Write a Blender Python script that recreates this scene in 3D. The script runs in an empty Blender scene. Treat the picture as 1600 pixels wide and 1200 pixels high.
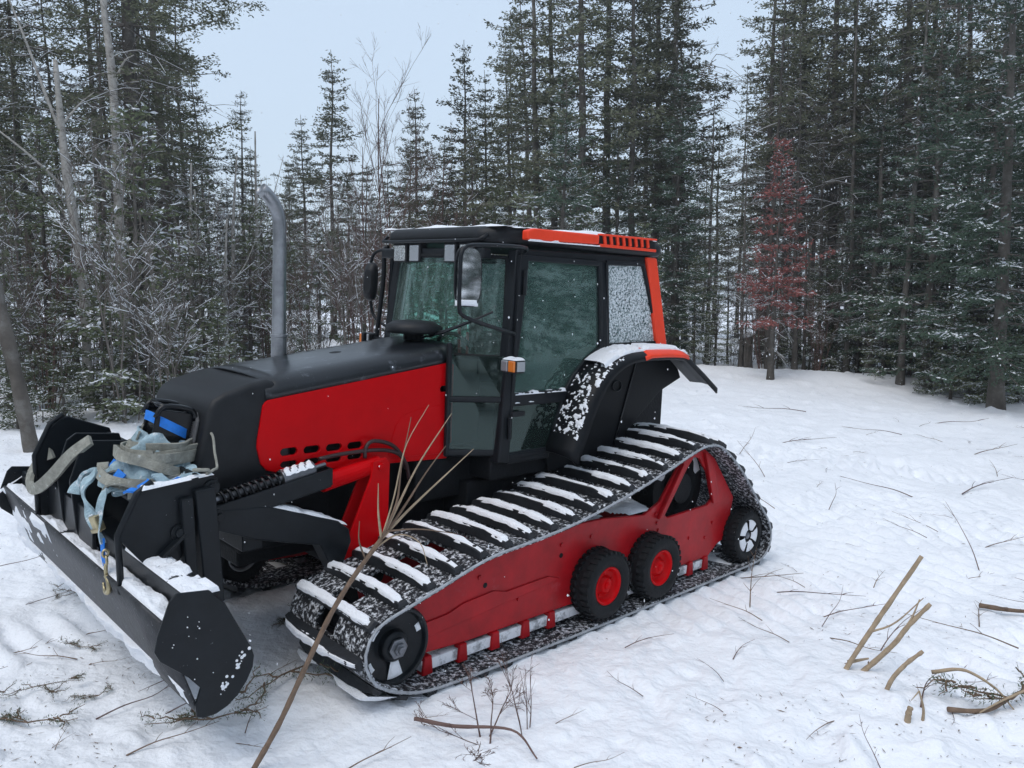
import bpy, bmesh, math, random
import numpy as np
from mathutils import Vector, Matrix, Euler
R = math.radians
SC = bpy.context.scene
COL = SC.collection
# ------------------------------------------------------------------ camera, sky, sun, exposure
CAM_H = 1.9
cam_d = bpy.data.cameras.new('camera'); CAM = bpy.data.objects.new('camera', cam_d); COL.objects.link(CAM)
cam_d.sensor_width = 36; cam_d.lens = 28.24; cam_d.clip_start = .05; cam_d.clip_end = 2000
CAM.location = (0, 0, CAM_H); CAM.rotation_euler = (R(90 - 5.8), 0, 0)
SC.camera = CAM
SUN_EL, SUN_AZ = 62, 215          # high sun behind the cloud, from behind and left of the camera
W = bpy.data.worlds.new('World'); SC.world = W; W.use_nodes = True
wn = W.node_tree; wn.nodes.clear()
sky = wn.nodes.new('ShaderNodeTexSky'); sky.sky_type = 'NISHITA'; sky.sun_disc = False
sky.sun_elevation = R(SUN_EL); sky.sun_rotation = R(SUN_AZ); sky.air_density = 1.2; sky.dust_density = 4
bg1 = wn.nodes.new('ShaderNodeBackground'); bg1.inputs['Strength'].default_value = .05
bg2 = wn.nodes.new('ShaderNodeBackground'); bg2.inputs['Color'].default_value = (.625, .745, .89, 1); bg2.inputs['Strength'].default_value = .90
add = wn.nodes.new('ShaderNodeAddShader'); wo = wn.nodes.new('ShaderNodeOutputWorld')
wn.links.new(sky.outputs[0], bg1.inputs[0]); wn.links.new(bg1.outputs[0], add.inputs[0]); wn.links.new(bg2.outputs[0], add.inputs[1]); wn.links.new(add.outputs[0], wo.inputs[0])
sun_d = bpy.data.lights.new('sun', 'SUN'); sun_d.energy = 1.0; sun_d.angle = R(35); sun_d.color = (1, .97, .93)
SUN = bpy.data.objects.new('sun', sun_d); COL.objects.link(SUN)
SUN.rotation_euler = (R(90 - SUN_EL), 0, R(180 - SUN_AZ)); SUN.location = (0, 0, 30)
SC.view_settings.view_transform = 'Standard'; SC.view_settings.look = 'None'; SC.view_settings.gamma = 1
SC.view_settings.exposure = -.03
SC.render.engine = 'CYCLES'
SC.cycles.max_bounces = 6; SC.cycles.diffuse_bounces = 3; SC.cycles.glossy_bounces = 3; SC.cycles.transmission_bounces = 4; SC.cycles.transparent_max_bounces = 10; SC.cycles.caustics_reflective = False; SC.cycles.caustics_refractive = False

# tractor frame: X forward, Y its left side, Z up, origin on the ground under its middle; it leans a little on the sloping snow
_p = R(5.8)
RWC = np.array([[1, 0, 0], [0, -math.sin(_p), math.cos(_p)], [0, -math.cos(_p), -math.sin(_p)]])
AXC = np.array([[-.72428603, .68832113, .04029605], [.05322423, .114082, -.9920446], [-.68744231, -.71637932, -.11926336]])
RT = RWC @ AXC
TT = np.array([0, 0, CAM_H]) - RT @ np.array([3.5, 3.91, 1.9])
TMAT = Matrix([[*RT[0], TT[0]], [*RT[1], TT[1]], [*RT[2], TT[2]], [0, 0, 0, 1]])
def t2w(p): return RT @ np.asarray(p, float) + TT
def w2t(p): return RT.T @ (np.asarray(p, float) - TT)
NRM = RT[:, 2]

# ------------------------------------------------------------------ helpers
def link(name, me, mat=None, parent=None):
    o = bpy.data.objects.new(name, me); COL.objects.link(o)
    if mat is not None and me is not None:
        for m in (mat if isinstance(mat, (list, tuple)) else [mat]): me.materials.append(m)
    if parent is not None: o.parent = parent
    return o
def tag(o, label=None, cat=None, group=None, kind=None):
    if label: o['label'] = label
    if cat: o['category'] = cat
    if group: o['group'] = group
    if kind: o['kind'] = kind
    return o
def empty(name, mat4=None, label=None, cat=None, group=None):
    o = bpy.data.objects.new(name, None); COL.objects.link(o); o.empty_display_size = .2
    if mat4 is not None: o.matrix_world = mat4
    return tag(o, label, cat, group)
def unit(v):
    v = np.asarray(v, float); return v / (np.linalg.norm(v) + 1e-12)
def frames(pts):
    pts = np.asarray(pts, float); n = len(pts); T = np.zeros_like(pts)
    T[1:-1] = pts[2:] - pts[:-2]; T[0] = pts[1] - pts[0]; T[-1] = pts[-1] - pts[-2]
    T /= np.linalg.norm(T, axis=1)[:, None] + 1e-12
    up = np.array([0, 0, 1.]) if abs(T[0][2]) < .9 else np.array([1., 0, 0])
    U = np.zeros_like(pts); u = unit(np.cross(T[0], up))
    for i in range(n):
        u = u - T[i] * np.dot(u, T[i]); u = unit(u); U[i] = u
    return T, U, np.cross(T, U)
def smooth_path(pts, n=40, closed=False):
    P = np.asarray(pts, float); m = len(P); out = []
    segs = m if closed else m - 1
    for i in range(segs):
        p0 = P[(i - 1) % m] if closed or i > 0 else 2 * P[0] - P[1]
        p1 = P[i]; p2 = P[(i + 1) % m]
        p3 = P[(i + 2) % m] if closed or i + 2 < m else 2 * P[-1] - P[-2]
        for k in range(8):
            t = k / 8
            out.append(.5 * (2 * p1 + (p2 - p0) * t + (2 * p0 - 5 * p1 + 4 * p2 - p3) * t * t + (3 * p1 - p0 - 3 * p2 + p3) * t ** 3))
    out.append(P[0] if closed else P[-1]); out = np.array(out)
    d = np.r_[0, np.cumsum(np.linalg.norm(np.diff(out, axis=0), axis=1))]
    s = np.linspace(0, d[-1], n + 1 if closed else n)
    res = np.stack([np.interp(s, d, out[:, k]) for k in range(P.shape[1])], 1)
    return res[:-1] if closed else res
class MB:
    def __init__(s): s.v = []; s.f = []; s.m = []; s.cur = 0
    def _add(s, vs, fs):
        b = len(s.v); s.v += [tuple(map(float, q)) for q in vs]; s.f += [tuple(b + i for i in f) for f in fs]; s.m += [s.cur] * len(fs); return s
    def box(s, c, size, rot=None):
        h = np.array(size) / 2; c = np.array(c, float)
        M = np.array(Euler(rot).to_matrix()) if rot is not None else np.eye(3)
        vs = [c + M @ (h * np.array([x, y, z])) for x in (-1, 1) for y in (-1, 1) for z in (-1, 1)]
        return s._add(vs, [(0, 1, 3, 2), (4, 6, 7, 5), (0, 4, 5, 1), (2, 3, 7, 6), (0, 2, 6, 4), (1, 5, 7, 3)])
    def beam(s, a, b, w, h, up=(0, 0, 1)):
        a = np.array(a, float); b = np.array(b, float); t = unit(b - a); u = unit(np.cross(t, up)); n = np.cross(u, t)
        vs = []
        for p in (a, b):
            for i, j in ((-1, -1), (1, -1), (1, 1), (-1, 1)): vs.append(p + u * i * w / 2 + n * j * h / 2)
        return s._add(vs, [(0, 3, 2, 1), (4, 5, 6, 7), (0, 1, 5, 4), (1, 2, 6, 5), (2, 3, 7, 6), (3, 0, 4, 7)])
    def tube(s, pts, r, n=8, closed=False, caps=True, flat=None):
        pts = np.asarray(pts, float); T, U, V = frames(pts); m = len(pts)
        rr = np.full(m, r) if np.isscalar(r) else np.asarray(r, float)
        vs = []; fs = []
        for i in range(m):
            for k in range(n):
                a = 2 * math.pi * k / n; cu = math.cos(a); sv = math.sin(a)
                if flat: sv *= flat
                vs.append(pts[i] + rr[i] * (U[i] * cu + V[i] * sv))
        for i in range(m if closed else m - 1):
            j = (i + 1) % m
            for k in range(n):
                l = (k + 1) % n; fs.append((i * n + k, i * n + l, j * n + l, j * n + k))
        if caps and not closed:
            fs.append(tuple(range(n - 1, -1, -1))); fs.append(tuple((m - 1) * n + k for k in range(n)))
        return s._add(vs, fs)
    def strap(s, pts, w, t, nrm=None, twist=None):
        pts = np.asarray(pts, float); T, U, V = frames(pts); m = len(pts); vs = []; fs = []
        for i in range(m):
            if nrm is not None:
                nn = np.asarray(nrm(i, pts[i]) if callable(nrm) else nrm, float); nn = unit(nn - T[i] * np.dot(nn, T[i])); u = np.cross(T[i], nn); v = nn
            else: u, v = U[i], V[i]
            if twist: a = twist(i / m); u, v = u * math.cos(a) + v * math.sin(a), v * math.cos(a) - u * math.sin(a)
            for a, b in ((-1, -1), (1, -1), (1, 1), (-1, 1)): vs.append(pts[i] + u * a * w / 2 + v * b * t / 2)
        for i in range(m - 1):
            for k in range(4):
                l = (k + 1) % 4; fs.append((i * 4 + k, i * 4 + l, i * 4 + 4 + l, i * 4 + 4 + k))
        fs += [(3, 2, 1, 0), tuple((m - 1) * 4 + k for k in range(4))]
        return s._add(vs, fs)
    def lathe(s, c, axis, prof, n=24):
        c = np.array(c, float); ax = unit(axis); u = unit(np.cross(ax, (0, 0, 1) if abs(ax[2]) < .9 else (1, 0, 0))); v = np.cross(ax, u)
        vs = []; fs = []; m = len(prof)
        for (r, h) in prof:
            for k in range(n):
                a = 2 * math.pi * k / n; vs.append(c + ax * h + (u * math.cos(a) + v * math.sin(a)) * max(r, 1e-4))
        for i in range(m - 1):
            for k in range(n):
                l = (k + 1) % n; fs.append((i * n + k, i * n + l, i * n + n + l, i * n + n + k))
        fs += [tuple(range(n - 1, -1, -1)), tuple((m - 1) * n + k for k in range(n))]
        return s._add(vs, fs)
    def prism(s, poly, a, b, axis='y', holes=()):
        """polygon in the plane across `axis`, thickness a..b, optional holes"""
        bm = bmesh.new(); loops = []
        for L in [poly, *holes]:
            vs = [bm.verts.new((p[0], p[1], 0)) for p in L]; loops.append(vs)
            for i in range(len(vs)): bm.edges.new((vs[i], vs[(i + 1) % len(vs)]))
        if holes: bmesh.ops.triangle_fill(bm, edges=bm.edges[:], use_beauty=True, use_dissolve=False)
        else: bm.faces.new(loops[0])
        bm.verts.index_update()
        def put(p, d): return {'y': (p[0], d, p[1]), 'x': (d, p[0], p[1]), 'z': (p[0], p[1], d)}[axis]
        n = len(bm.verts); P = [v.co.copy() for v in bm.verts]
        vs = [put(p, a) for p in P] + [put(p, b) for p in P]; fs = []
        for f in bm.faces:
            ids = [v.index for v in f.verts]; fs.append(tuple(ids)); fs.append(tuple(i + n for i in reversed(ids)))
        for L in loops:
            ids = [v.index for v in L]
            for i in range(len(ids)): p, q = ids[i], ids[(i + 1) % len(ids)]; fs.append((p, q, q + n, p + n))
        bm.free(); return s._add(vs, fs)
    def grid(s, P):
        a, b = len(P), len(P[0]); vs = [q for row in P for q in row]
        return s._add(vs, [(i * b + j, i * b + j + 1, i * b + b + j + 1, i * b + b + j) for i in range(a - 1) for j in range(b - 1)])
    def mesh(s, name, smooth=False):
        me = bpy.data.meshes.new(name); me.from_pydata(s.v, [], s.f)
        me.polygons.foreach_set('material_index', s.m); me.update()
        bm = bmesh.new(); bm.from_mesh(me); bmesh.ops.recalc_face_normals(bm, faces=bm.faces[:]); bm.to_mesh(me); bm.free()
        if smooth: me.shade_smooth()
        return me
    def build(s, name, mat, parent=None, smooth=False, bevel=0, seg=2, solid=0):
        o = link(name, s.mesh(name, smooth), mat, parent)
        if solid: md = o.modifiers.new('solid', 'SOLIDIFY'); md.thickness = solid; md.offset = 0
        if bevel:
            md = o.modifiers.new('bevel', 'BEVEL'); md.width = bevel; md.segments = seg; md.limit_method = 'ANGLE'; md.angle_limit = R(35)
            md.harden_normals = False
        return o
def raw_mesh(name, V, F, mi=None, smooth=False):
    """V (n,3), F (m,3|4) numpy"""
    V = np.asarray(V, np.float32); F = np.asarray(F, np.int32); k = F.shape[1]
    me = bpy.data.meshes.new(name); me.vertices.add(len(V)); me.vertices.foreach_set('co', V.ravel())
    me.loops.add(F.size); me.loops.foreach_set('vertex_index', F.ravel()); me.polygons.add(len(F))
    me.polygons.foreach_set('loop_start', np.arange(0, F.size, k, dtype=np.int32))
    if mi is not None: me.polygons.foreach_set('material_index', np.asarray(mi, np.int32))
    me.update(calc_edges=True)
    if smooth: me.shade_smooth()
    return me
# vectorised value noise
def _h(ix, iy, iz, seed):
    n = (ix.astype(np.int64) * 374761393 + iy.astype(np.int64) * 668265263 + iz.astype(np.int64) * 2147483647 + seed * 974711) & 0xffffffff
    n = ((n ^ (n >> 13)) * 1274126177) & 0xffffffff; n = ((n ^ (n >> 16)) * 2246822519) & 0xffffffff
    return ((n ^ (n >> 15)) & 0xffff) / 65535.0
def noise(x, y, z=0., seed=0):
    x = np.asarray(x, float); y = np.asarray(y, float); z = np.asarray(z, float) + 0 * x
    ix, iy, iz = np.floor(x), np.floor(y), np.floor(z); fx, fy, fz = x - ix, y - iy, z - iz
    fx, fy, fz = [q * q * (3 - 2 * q) for q in (fx, fy, fz)]; r = 0
    for dx in (0, 1):
        for dy in (0, 1):
            for dz in (0, 1):
                r = r + _h(ix + dx, iy + dy, iz + dz, seed) * (fx if dx else 1 - fx) * (fy if dy else 1 - fy) * (fz if dz else 1 - fz)
    return r * 2 - 1
def fbm(x, y, z=0., seed=0, oct=4):
    r = 0; a = 1; s = 0
    for i in range(oct): r = r + a * noise(np.asarray(x) * 2 ** i, np.asarray(y) * 2 ** i, np.asarray(z) * 2. ** i, seed + i * 17); s += a; a *= .5
    return r / s
# ------------------------------------------------------------------ materials
def mat(name, col, rough=.5, metal=0, var=0, vscale=8, bump=0, bscale=60, spec=.5, coat=0, col2=None, lo=.4, hi=.62, nscale=20, sub=0):
    m = bpy.data.materials.new(name); m.use_nodes = True; nt = m.node_tree; b = nt.nodes['Principled BSDF']
    b.inputs['Base Color'].default_value = (*col, 1); b.inputs['Roughness'].default_value = rough; b.inputs['Metallic'].default_value = metal
    b.inputs['Specular IOR Level'].default_value = spec; b.inputs['Coat Weight'].default_value = coat; b.inputs['Coat Roughness'].default_value = .15
    tc = nt.nodes.new('ShaderNodeTexCoord')
    last = None
    if var:
        n = nt.nodes.new('ShaderNodeTexNoise'); n.inputs['Scale'].default_value = vscale; n.inputs['Detail'].default_value = 6; n.inputs['Roughness'].default_value = .65
        nt.links.new(tc.outputs['Object'], n.inputs['Vector'])
        hs = nt.nodes.new('ShaderNodeMix'); hs.data_type = 'RGBA'
        hs.inputs['A'].default_value = (*[c * (1 - var) for c in col], 1); hs.inputs['B'].default_value = (*[min(1, c * (1 + var)) for c in col], 1)
        mr = nt.nodes.new('ShaderNodeMapRange'); mr.inputs[1].default_value = .3; mr.inputs[2].default_value = .7
        nt.links.new(n.outputs[0], mr.inputs[0]); nt.links.new(mr.outputs[0], hs.inputs['Factor']); last = hs.outputs['Result']
    if col2 is not None:
        n = nt.nodes.new('ShaderNodeTexNoise'); n.inputs['Scale'].default_value = nscale; n.inputs['Detail'].default_value = 8; n.inputs['Roughness'].default_value = .7
        nt.links.new(tc.outputs['Object'], n.inputs['Vector'])
        mr = nt.nodes.new('ShaderNodeMapRange'); mr.inputs[1].default_value = lo; mr.inputs[2].default_value = hi
        nt.links.new(n.outputs[0], mr.inputs[0])
        mx = nt.nodes.new('ShaderNodeMix'); mx.data_type = 'RGBA'
        if last: nt.links.new(last, mx.inputs['A'])
        else: mx.inputs['A'].default_value = (*col, 1)
        mx.inputs['B'].default_value = (*col2, 1); nt.links.new(mr.outputs[0], mx.inputs['Factor']); last = mx.outputs['Result']
    if last: nt.links.new(last, b.inputs['Base Color'])
    if bump:
        n = nt.nodes.new('ShaderNodeTexNoise'); n.inputs['Scale'].default_value = bscale; n.inputs['Detail'].default_value = 5
        nt.links.new(tc.outputs['Object'], n.inputs['Vector'])
        bp = nt.nodes.new('ShaderNodeBump'); bp.inputs['Strength'].default_value = bump; bp.inputs['Distance'].default_value = .02
        nt.links.new(n.outputs[0], bp.inputs['Height']); nt.links.new(bp.outputs[0], b.inputs['Normal'])
    if sub: b.inputs['Subsurface Weight'].default_value = sub; b.inputs['Subsurface Radius'].default_value = (.02, .025, .03); b.inputs['Subsurface Scale'].default_value = .5
    return m
SNOWC = (.86, .885, .93)
M = {}
M['snow'] = mat('snow_cap', SNOWC, .55, bump=.5, bscale=90, spec=.3)
M['red'] = mat('red_paint', (.54, .0012, .004), .30, var=.08, vscale=5, spec=.09, bump=.02, bscale=12)
M['track_red'] = mat('worn_red_snow_sheen', (.38, .006, .011), .38, var=.25, vscale=7, spec=.25, col2=(.38, .10, .12), lo=.6, hi=.85, nscale=4, bump=.05, bscale=30)  # pink patches paint the sheen of reflected snow into the dull red
M['orange'] = mat('orange_paint', (.90, .062, .022), .35, var=.08, spec=.3, col2=(.85, .6, .58), lo=.68, hi=.78, nscale=60)
M['black'] = mat('black_paint', (.007, .0095, .0125), .36, var=.3, vscale=9, bump=.03, bscale=40, spec=.26, col2=(.42, .45, .50), lo=.675, hi=.75, nscale=55)
M['black_gloss'] = mat('gloss_black_paint', (.005, .006, .008), .22, var=.2, spec=.35)
M['fender'] = mat('fender_black', (.0055, .0065, .0085), .42, var=.25, vscale=5, spec=.2, bump=.03)
M['plastic'] = mat('dark_plastic', (.0115, .013, .0155), .5, var=.25, vscale=14, bump=.06, bscale=220, spec=.3)
M['frame'] = mat('cab_frame_black', (.008, .010, .013), .4, var=.25, vscale=10, bump=.02, spec=.28)
M['rubber'] = mat('rubber', (.009, .0105, .0125), .7, var=.3, bump=.25, bscale=80, spec=.25)
M['belt'] = mat('track_rubber', (.010, .011, .014), .65, spec=.3, bump=.3, bscale=70, col2=(.74, .77, .82), lo=.50, hi=.62, nscale=48)
M['cleat'] = mat('cleat_steel', (.026, .029, .034), .5, .3, spec=.35, var=.3, vscale=20, bump=.1, bscale=90)
M['steel'] = mat('wet_steel', (.18, .19, .21), .35, .8, var=.25, vscale=15, bump=.05)
M['pipe'] = mat('exhaust_steel', (.34, .35, .37), .34, .85, var=.35, vscale=6, col2=(.06, .035, .025), lo=.62, hi=.8, nscale=6)
M['grille'] = mat('grey_grille_mesh', (.12, .12, .122), .6, var=.15, vscale=60, bump=.5, bscale=260)
M['dark'] = mat('grimy_chassis', (.006, .007, .009), .6, var=.4, bump=.2, spec=.2)
M['lamp'] = mat('lamp_glass', (.50, .51, .50), .14, .9, coat=.6, bump=.6, bscale=70, var=.3, vscale=30)
M['amber'] = mat('amber_lens', (.70, .20, .03), .25, coat=.5)
M['red_lens'] = mat('red_lens', (.45, .01, .01), .25, coat=.5)
M['white_lens'] = mat('grey_lens', (.42, .44, .46), .2, .6, coat=.4, bump=.3, bscale=90)
M['mirror'] = mat('mirror_glass', (.75, .77, .78), .04, 1.0)
M['seat'] = mat('seat_fabric', (.02, .03, .03), .9, var=.3)
M['hose'] = mat('hose_rubber', (.03, .012, .013), .4)
M['sling_grey'] = mat('worn_grey_webbing', (.30, .30, .26), .85, var=.3, vscale=30, bump=.5, bscale=240, col2=(.78, .8, .83), lo=.62, hi=.72, nscale=30)
M['sling_pale'] = mat('pale_blue_webbing', (.35, .48, .54), .85, var=.3, vscale=25, bump=.5, bscale=240, col2=(.8, .83, .86), lo=.55, hi=.66, nscale=24)
M['sling_blue'] = mat('blue_webbing', (.012, .20, .72), .6, var=.15, vscale=40, bump=.3, bscale=300)
M['brass'] = mat('worn_zinc_hook', (.42, .36, .22), .35, .8, var=.3, vscale=20)
def glass(name, tint, snow=0, sscale=30, lo=.45, hi=.6, refl=.5, film=0):
    m = bpy.data.materials.new(name); m.use_nodes = True; nt = m.node_tree; nt.nodes.clear()
    out = nt.nodes.new('ShaderNodeOutputMaterial'); tr = nt.nodes.new('ShaderNodeBsdfTransparent'); tr.inputs[0].default_value = (*tint, 1)
    gl = nt.nodes.new('ShaderNodeBsdfGlossy'); gl.inputs['Roughness'].default_value = .03; gl.inputs[0].default_value = (.75, .95, .90, 1)
    lw = nt.nodes.new('ShaderNodeFresnel'); lw.inputs[0].default_value = 1.5
    ma = nt.nodes.new('ShaderNodeMath'); ma.operation = 'MULTIPLY_ADD'; ma.inputs[1].default_value = 1.1; ma.inputs[2].default_value = refl * .06; nt.links.new(lw.outputs[0], ma.inputs[0])
    mx = nt.nodes.new('ShaderNodeMixShader'); nt.links.new(ma.outputs[0], mx.inputs[0]); nt.links.new(tr.outputs[0], mx.inputs[1]); nt.links.new(gl.outputs[0], mx.inputs[2])
    last = mx
    if film:      # pale green film on the wet pane, put in for bright reflections
        tcf = nt.nodes.new('ShaderNodeTexCoord'); nf = nt.nodes.new('ShaderNodeTexNoise'); nf.inputs['Scale'].default_value = 9; nf.inputs['Detail'].default_value = 8; nf.inputs['Roughness'].default_value = .75
        nt.links.new(tcf.outputs['Object'], nf.inputs['Vector']); mf = nt.nodes.new('ShaderNodeMapRange'); mf.inputs[1].default_value = .3; mf.inputs[2].default_value = .75; mf.inputs[3].default_value = film * .5; mf.inputs[4].default_value = film * 1.6
        nt.links.new(nf.outputs[0], mf.inputs[0]); dfm = nt.nodes.new('ShaderNodeBsdfDiffuse'); dfm.inputs[0].default_value = (.34, .50, .46, 1)
        m3 = nt.nodes.new('ShaderNodeMixShader'); nt.links.new(mf.outputs[0], m3.inputs[0]); nt.links.new(last.outputs[0], m3.inputs[1]); nt.links.new(dfm.outputs[0], m3.inputs[2]); last = m3
    if snow:
        tc = nt.nodes.new('ShaderNodeTexCoord'); n = nt.nodes.new('ShaderNodeTexNoise'); n.inputs['Scale'].default_value = sscale; n.inputs['Detail'].default_value = 4; n.inputs['Roughness'].default_value = .75
        nt.links.new(tc.outputs['Object'], n.inputs['Vector']); mr = nt.nodes.new('ShaderNodeMapRange'); mr.inputs[1].default_value = lo; mr.inputs[2].default_value = hi; mr.inputs[4].default_value = snow
        nt.links.new(n.outputs[0], mr.inputs[0]); df = nt.nodes.new('ShaderNodeBsdfDiffuse'); df.inputs[0].default_value = (.72, .78, .80, 1)
        m2 = nt.nodes.new('ShaderNodeMixShader'); nt.links.new(mr.outputs[0], m2.inputs[0]); nt.links.new(last.outputs[0], m2.inputs[1]); nt.links.new(df.outputs[0], m2.inputs[2]); last = m2
    nt.links.new(last.outputs[0], out.inputs[0]); return m
M['glass'] = glass('green_tinted_glass', (.62, .86, .79), .7, 60, .66, .76, .3, .11)
M['dark_glass'] = glass('dark_tinted_glass', (.34, .50, .46), .6, 60, .68, .78, .2, .03)
M['ws_glass'] = glass('wet_windshield_glass', (.58, .80, .74), .45, 40, .58, .80, .3, .10)
M['snow_glass'] = glass('snow_crusted_glass', (.40, .56, .54), .95, 95, .44, .52)
# ------------------------------------------------------------------ snow ground
def plane_z(x, y): return TT[2] - (NRM[0] * (x - TT[0]) + NRM[1] * (y - TT[1])) / NRM[2]
def sstep(a, b, t): t = np.clip((t - a) / (b - a), 0, 1); return t * t * (3 - 2 * t)
def ground_z(x, y, fine=True):
    x = np.asarray(x, float); y = np.asarray(y, float)
    r = np.hypot(x, y); k = np.clip(r / 26., 0, None); lim = np.where(k > 1, 1 / np.maximum(k, 1), 1)
    z = plane_z(x * lim, y * lim)
    xt = RT[0, 0] * (x - TT[0]) + RT[1, 0] * (y - TT[1]); yt = RT[0, 1] * (x - TT[0]) + RT[1, 1] * (y - TT[1])
    near = sstep(0, 1.2, np.maximum(np.abs(xt + .1) - 1.9, np.abs(yt) - 1.35))       # 0 under the tractor
    z = z + near * (.05 * fbm(x * .55, y * .55, 0, 1, 2) + .012) + .16 * sstep(9, 22, r) * fbm(x * .22, y * .22, 0, 2, 3)
    # low bank where the clearing meets the wood
    edge = y - (18.6 + .35 * np.sin(x * .8) - .18 * (x - 7)); z = z + np.where(x > 2.5, .20 * np.exp(-(edge / .9) ** 2) * (1 + .5 * noise(x * .9, y * .5, 0, 4)), 0)
    if fine:
        c = .5 + .5 * noise(x * .5, y * .5, 0, 9)
        z = z + .042 * fbm(x * 2.2, y * 2.2, 0, 3, 3) * near + .026 * fbm(x * 9, y * 9, 0, 5, 3) * (.4 + .6 * c)
        # pressed cleat marks left by the tracks: behind the machine and swinging out to the right
        for yc_ in (.82, -.82):
            w = np.exp(-((yt - yc_ - .05 * (xt + 2.2) ** 2 * .25) / .34) ** 4) * (1 - sstep(-2.0, -1.75, xt)) * sstep(-12, -9, xt)
            z = z + w * (-.03 + .022 * np.sin(xt * 2 * np.pi / .19 + 1.5 * noise(xt * 1.5, yt * 3, 0, 8)) * (.5 + .5 * noise(x * 2, y * 2, 0, 6)))
        for (x0, y0, ang, wd) in ((2.35, 5.2, .42, .30), (3.0, 7.2, .25, .35), (3.4, 4.6, .52, .28), (4.8, 9.0, -.15, .4), (2.6, 6.1, .75, .3), (4.2, 6.6, .1, .35), (3.6, 9.6, -.4, .4), (5.6, 7.6, .3, .35), (-2.4, 4.1, .9, .25)):
            ca, sa = math.cos(ang), math.sin(ang); a = (x - x0) * ca + (y - y0) * sa; b = -(x - x0) * sa + (y - y0) * ca
            w = np.exp(-(b / wd) ** 4) * np.exp(-(a / 1.7) ** 4); z = z + w * (-.016 + .020 * np.sin(a * 2 * np.pi / .17 + noise(x * 2, y * 2, 0, 7)))
        # clods and scuffs
        n = fbm(x * 5.5, y * 5.5, 0, 14, 2); z = z + .09 * np.clip(n - .34, 0, 1) * (.3 + .7 * near) ; n = noise(x * 3.1, y * 3.1, 0, 18); z = z - .06 * np.clip(n - .6, 0, 1) * near
        z = z - .02 * sstep(.25, .0, np.abs(np.abs(yt) - 1.25)) * (np.abs(xt) < 1.9) * .5
    return z
na = 560; th_f = np.linspace(R(-46), R(46), na); th_b = np.linspace(R(46), R(314), 70)[1:-1]
th = np.r_[th_f, th_b]; rad = np.r_[0, np.geomspace(.6, 1.6, 14)[:-1], np.geomspace(1.6, 30, 430), np.geomspace(30, 900, 40)[1:]]
RR, TH = np.meshgrid(rad, th, indexing='ij'); GX = RR * np.sin(TH); GY = RR * np.cos(TH); GZ = ground_z(GX, GY)
nr, nt_ = RR.shape; I = np.arange(nr * nt_).reshape(nr, nt_); J = np.roll(I, -1, 1)
Fg = np.stack([I[:-1], J[:-1], J[1:], I[1:]], -1).reshape(-1, 4)[:, ::-1]
msnow = mat('snow_ground', SNOWC, .6, bump=.75, bscale=24, spec=.25, col2=(.62, .66, .72), lo=.58, hi=.8, nscale=3.5)
tag(link('snow_ground', raw_mesh('snow_ground', np.stack([GX, GY, GZ], -1).reshape(-1, 3), Fg, smooth=True), msnow), kind='structure')
def gz(x, y): return float(ground_z(np.array([x]), np.array([y]))[0])
# ------------------------------------------------------------------ the tractor
TR = empty('crawler_tractor', TMAT, 'red and black tractor on long steel-cleated tracks with orange trimmed cab', 'tractor')
def snow_quad(name, c4, nu, nv, thick, cover, seed, parent, scale=6., off=(0, 0, 1), edge=.0):
    """lumpy snow lying on the bilinear patch c4 = p00,p10,p11,p01; bare where the noise is low"""
    p00, p10, p11, p01 = [np.array(q, float) for q in c4]; off = unit(off)
    U, V = np.meshgrid(np.linspace(0, 1, nu), np.linspace(0, 1, nv), indexing='ij')
    P = (p00[None, None] * ((1 - U) * (1 - V))[..., None] + p10 * (U * (1 - V))[..., None] + p11 * (U * V)[..., None] + p01 * ((1 - U) * V)[..., None])
    n = fbm(P[..., 0] * scale, P[..., 1] * scale, P[..., 2] * scale, seed, 4)
    e = np.minimum(np.minimum(U, 1 - U) * (nu - 1), np.minimum(V, 1 - V) * (nv - 1)); e = np.clip(e / 1.6, 0, 1) ** .6
    h = thick * (np.clip((n + cover) * 1.6, -.4, 1)) * e - .004 * (e < .1)
    P = P + off * h[..., None]
    ok = h > -.001 * 1
    me_v = P.reshape(-1, 3); F = []
    for i in range(nu - 1):
        for j in range(nv - 1):
            if ok[i, j] or ok[i + 1, j] or ok[i, j + 1] or ok[i + 1, j + 1]:
                F.append((i * nv + j, (i + 1) * nv + j, (i + 1) * nv + j + 1, i * nv + j + 1))
    if not F: return None
    o = link(name, raw_mesh(name, me_v, F, smooth=True), M['snow'], parent); o['kind'] = 'stuff'; return o
def rect(x0, x1, z0, z1): return [(x0, z0), (x1, z0), (x1, z1), (x0, z1)]
# --- chassis
m = MB(); m.box((.35, 0, .70), (2.9, .46, .46)); m.box((-.3, 0, .86), (1.5, 1.16, .14)); m.box((1.55, 0, .74), (.5, .5, .40)); m.box((-1.25, 0, .95), (.5, .7, .5))
m.tube([(1.25, -.62, .42), (1.25, .62, .42)], .06, 10); m.tube([(-.95, -.62, .60), (-.95, .62, .60)], .11, 12); m.box((.62, .30, .80), (.45, .2, .24)); m.box((.25, .36, .66), (.55, .22, .22))
m.build('chassis', M['dark'], TR, bevel=.01)
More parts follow.
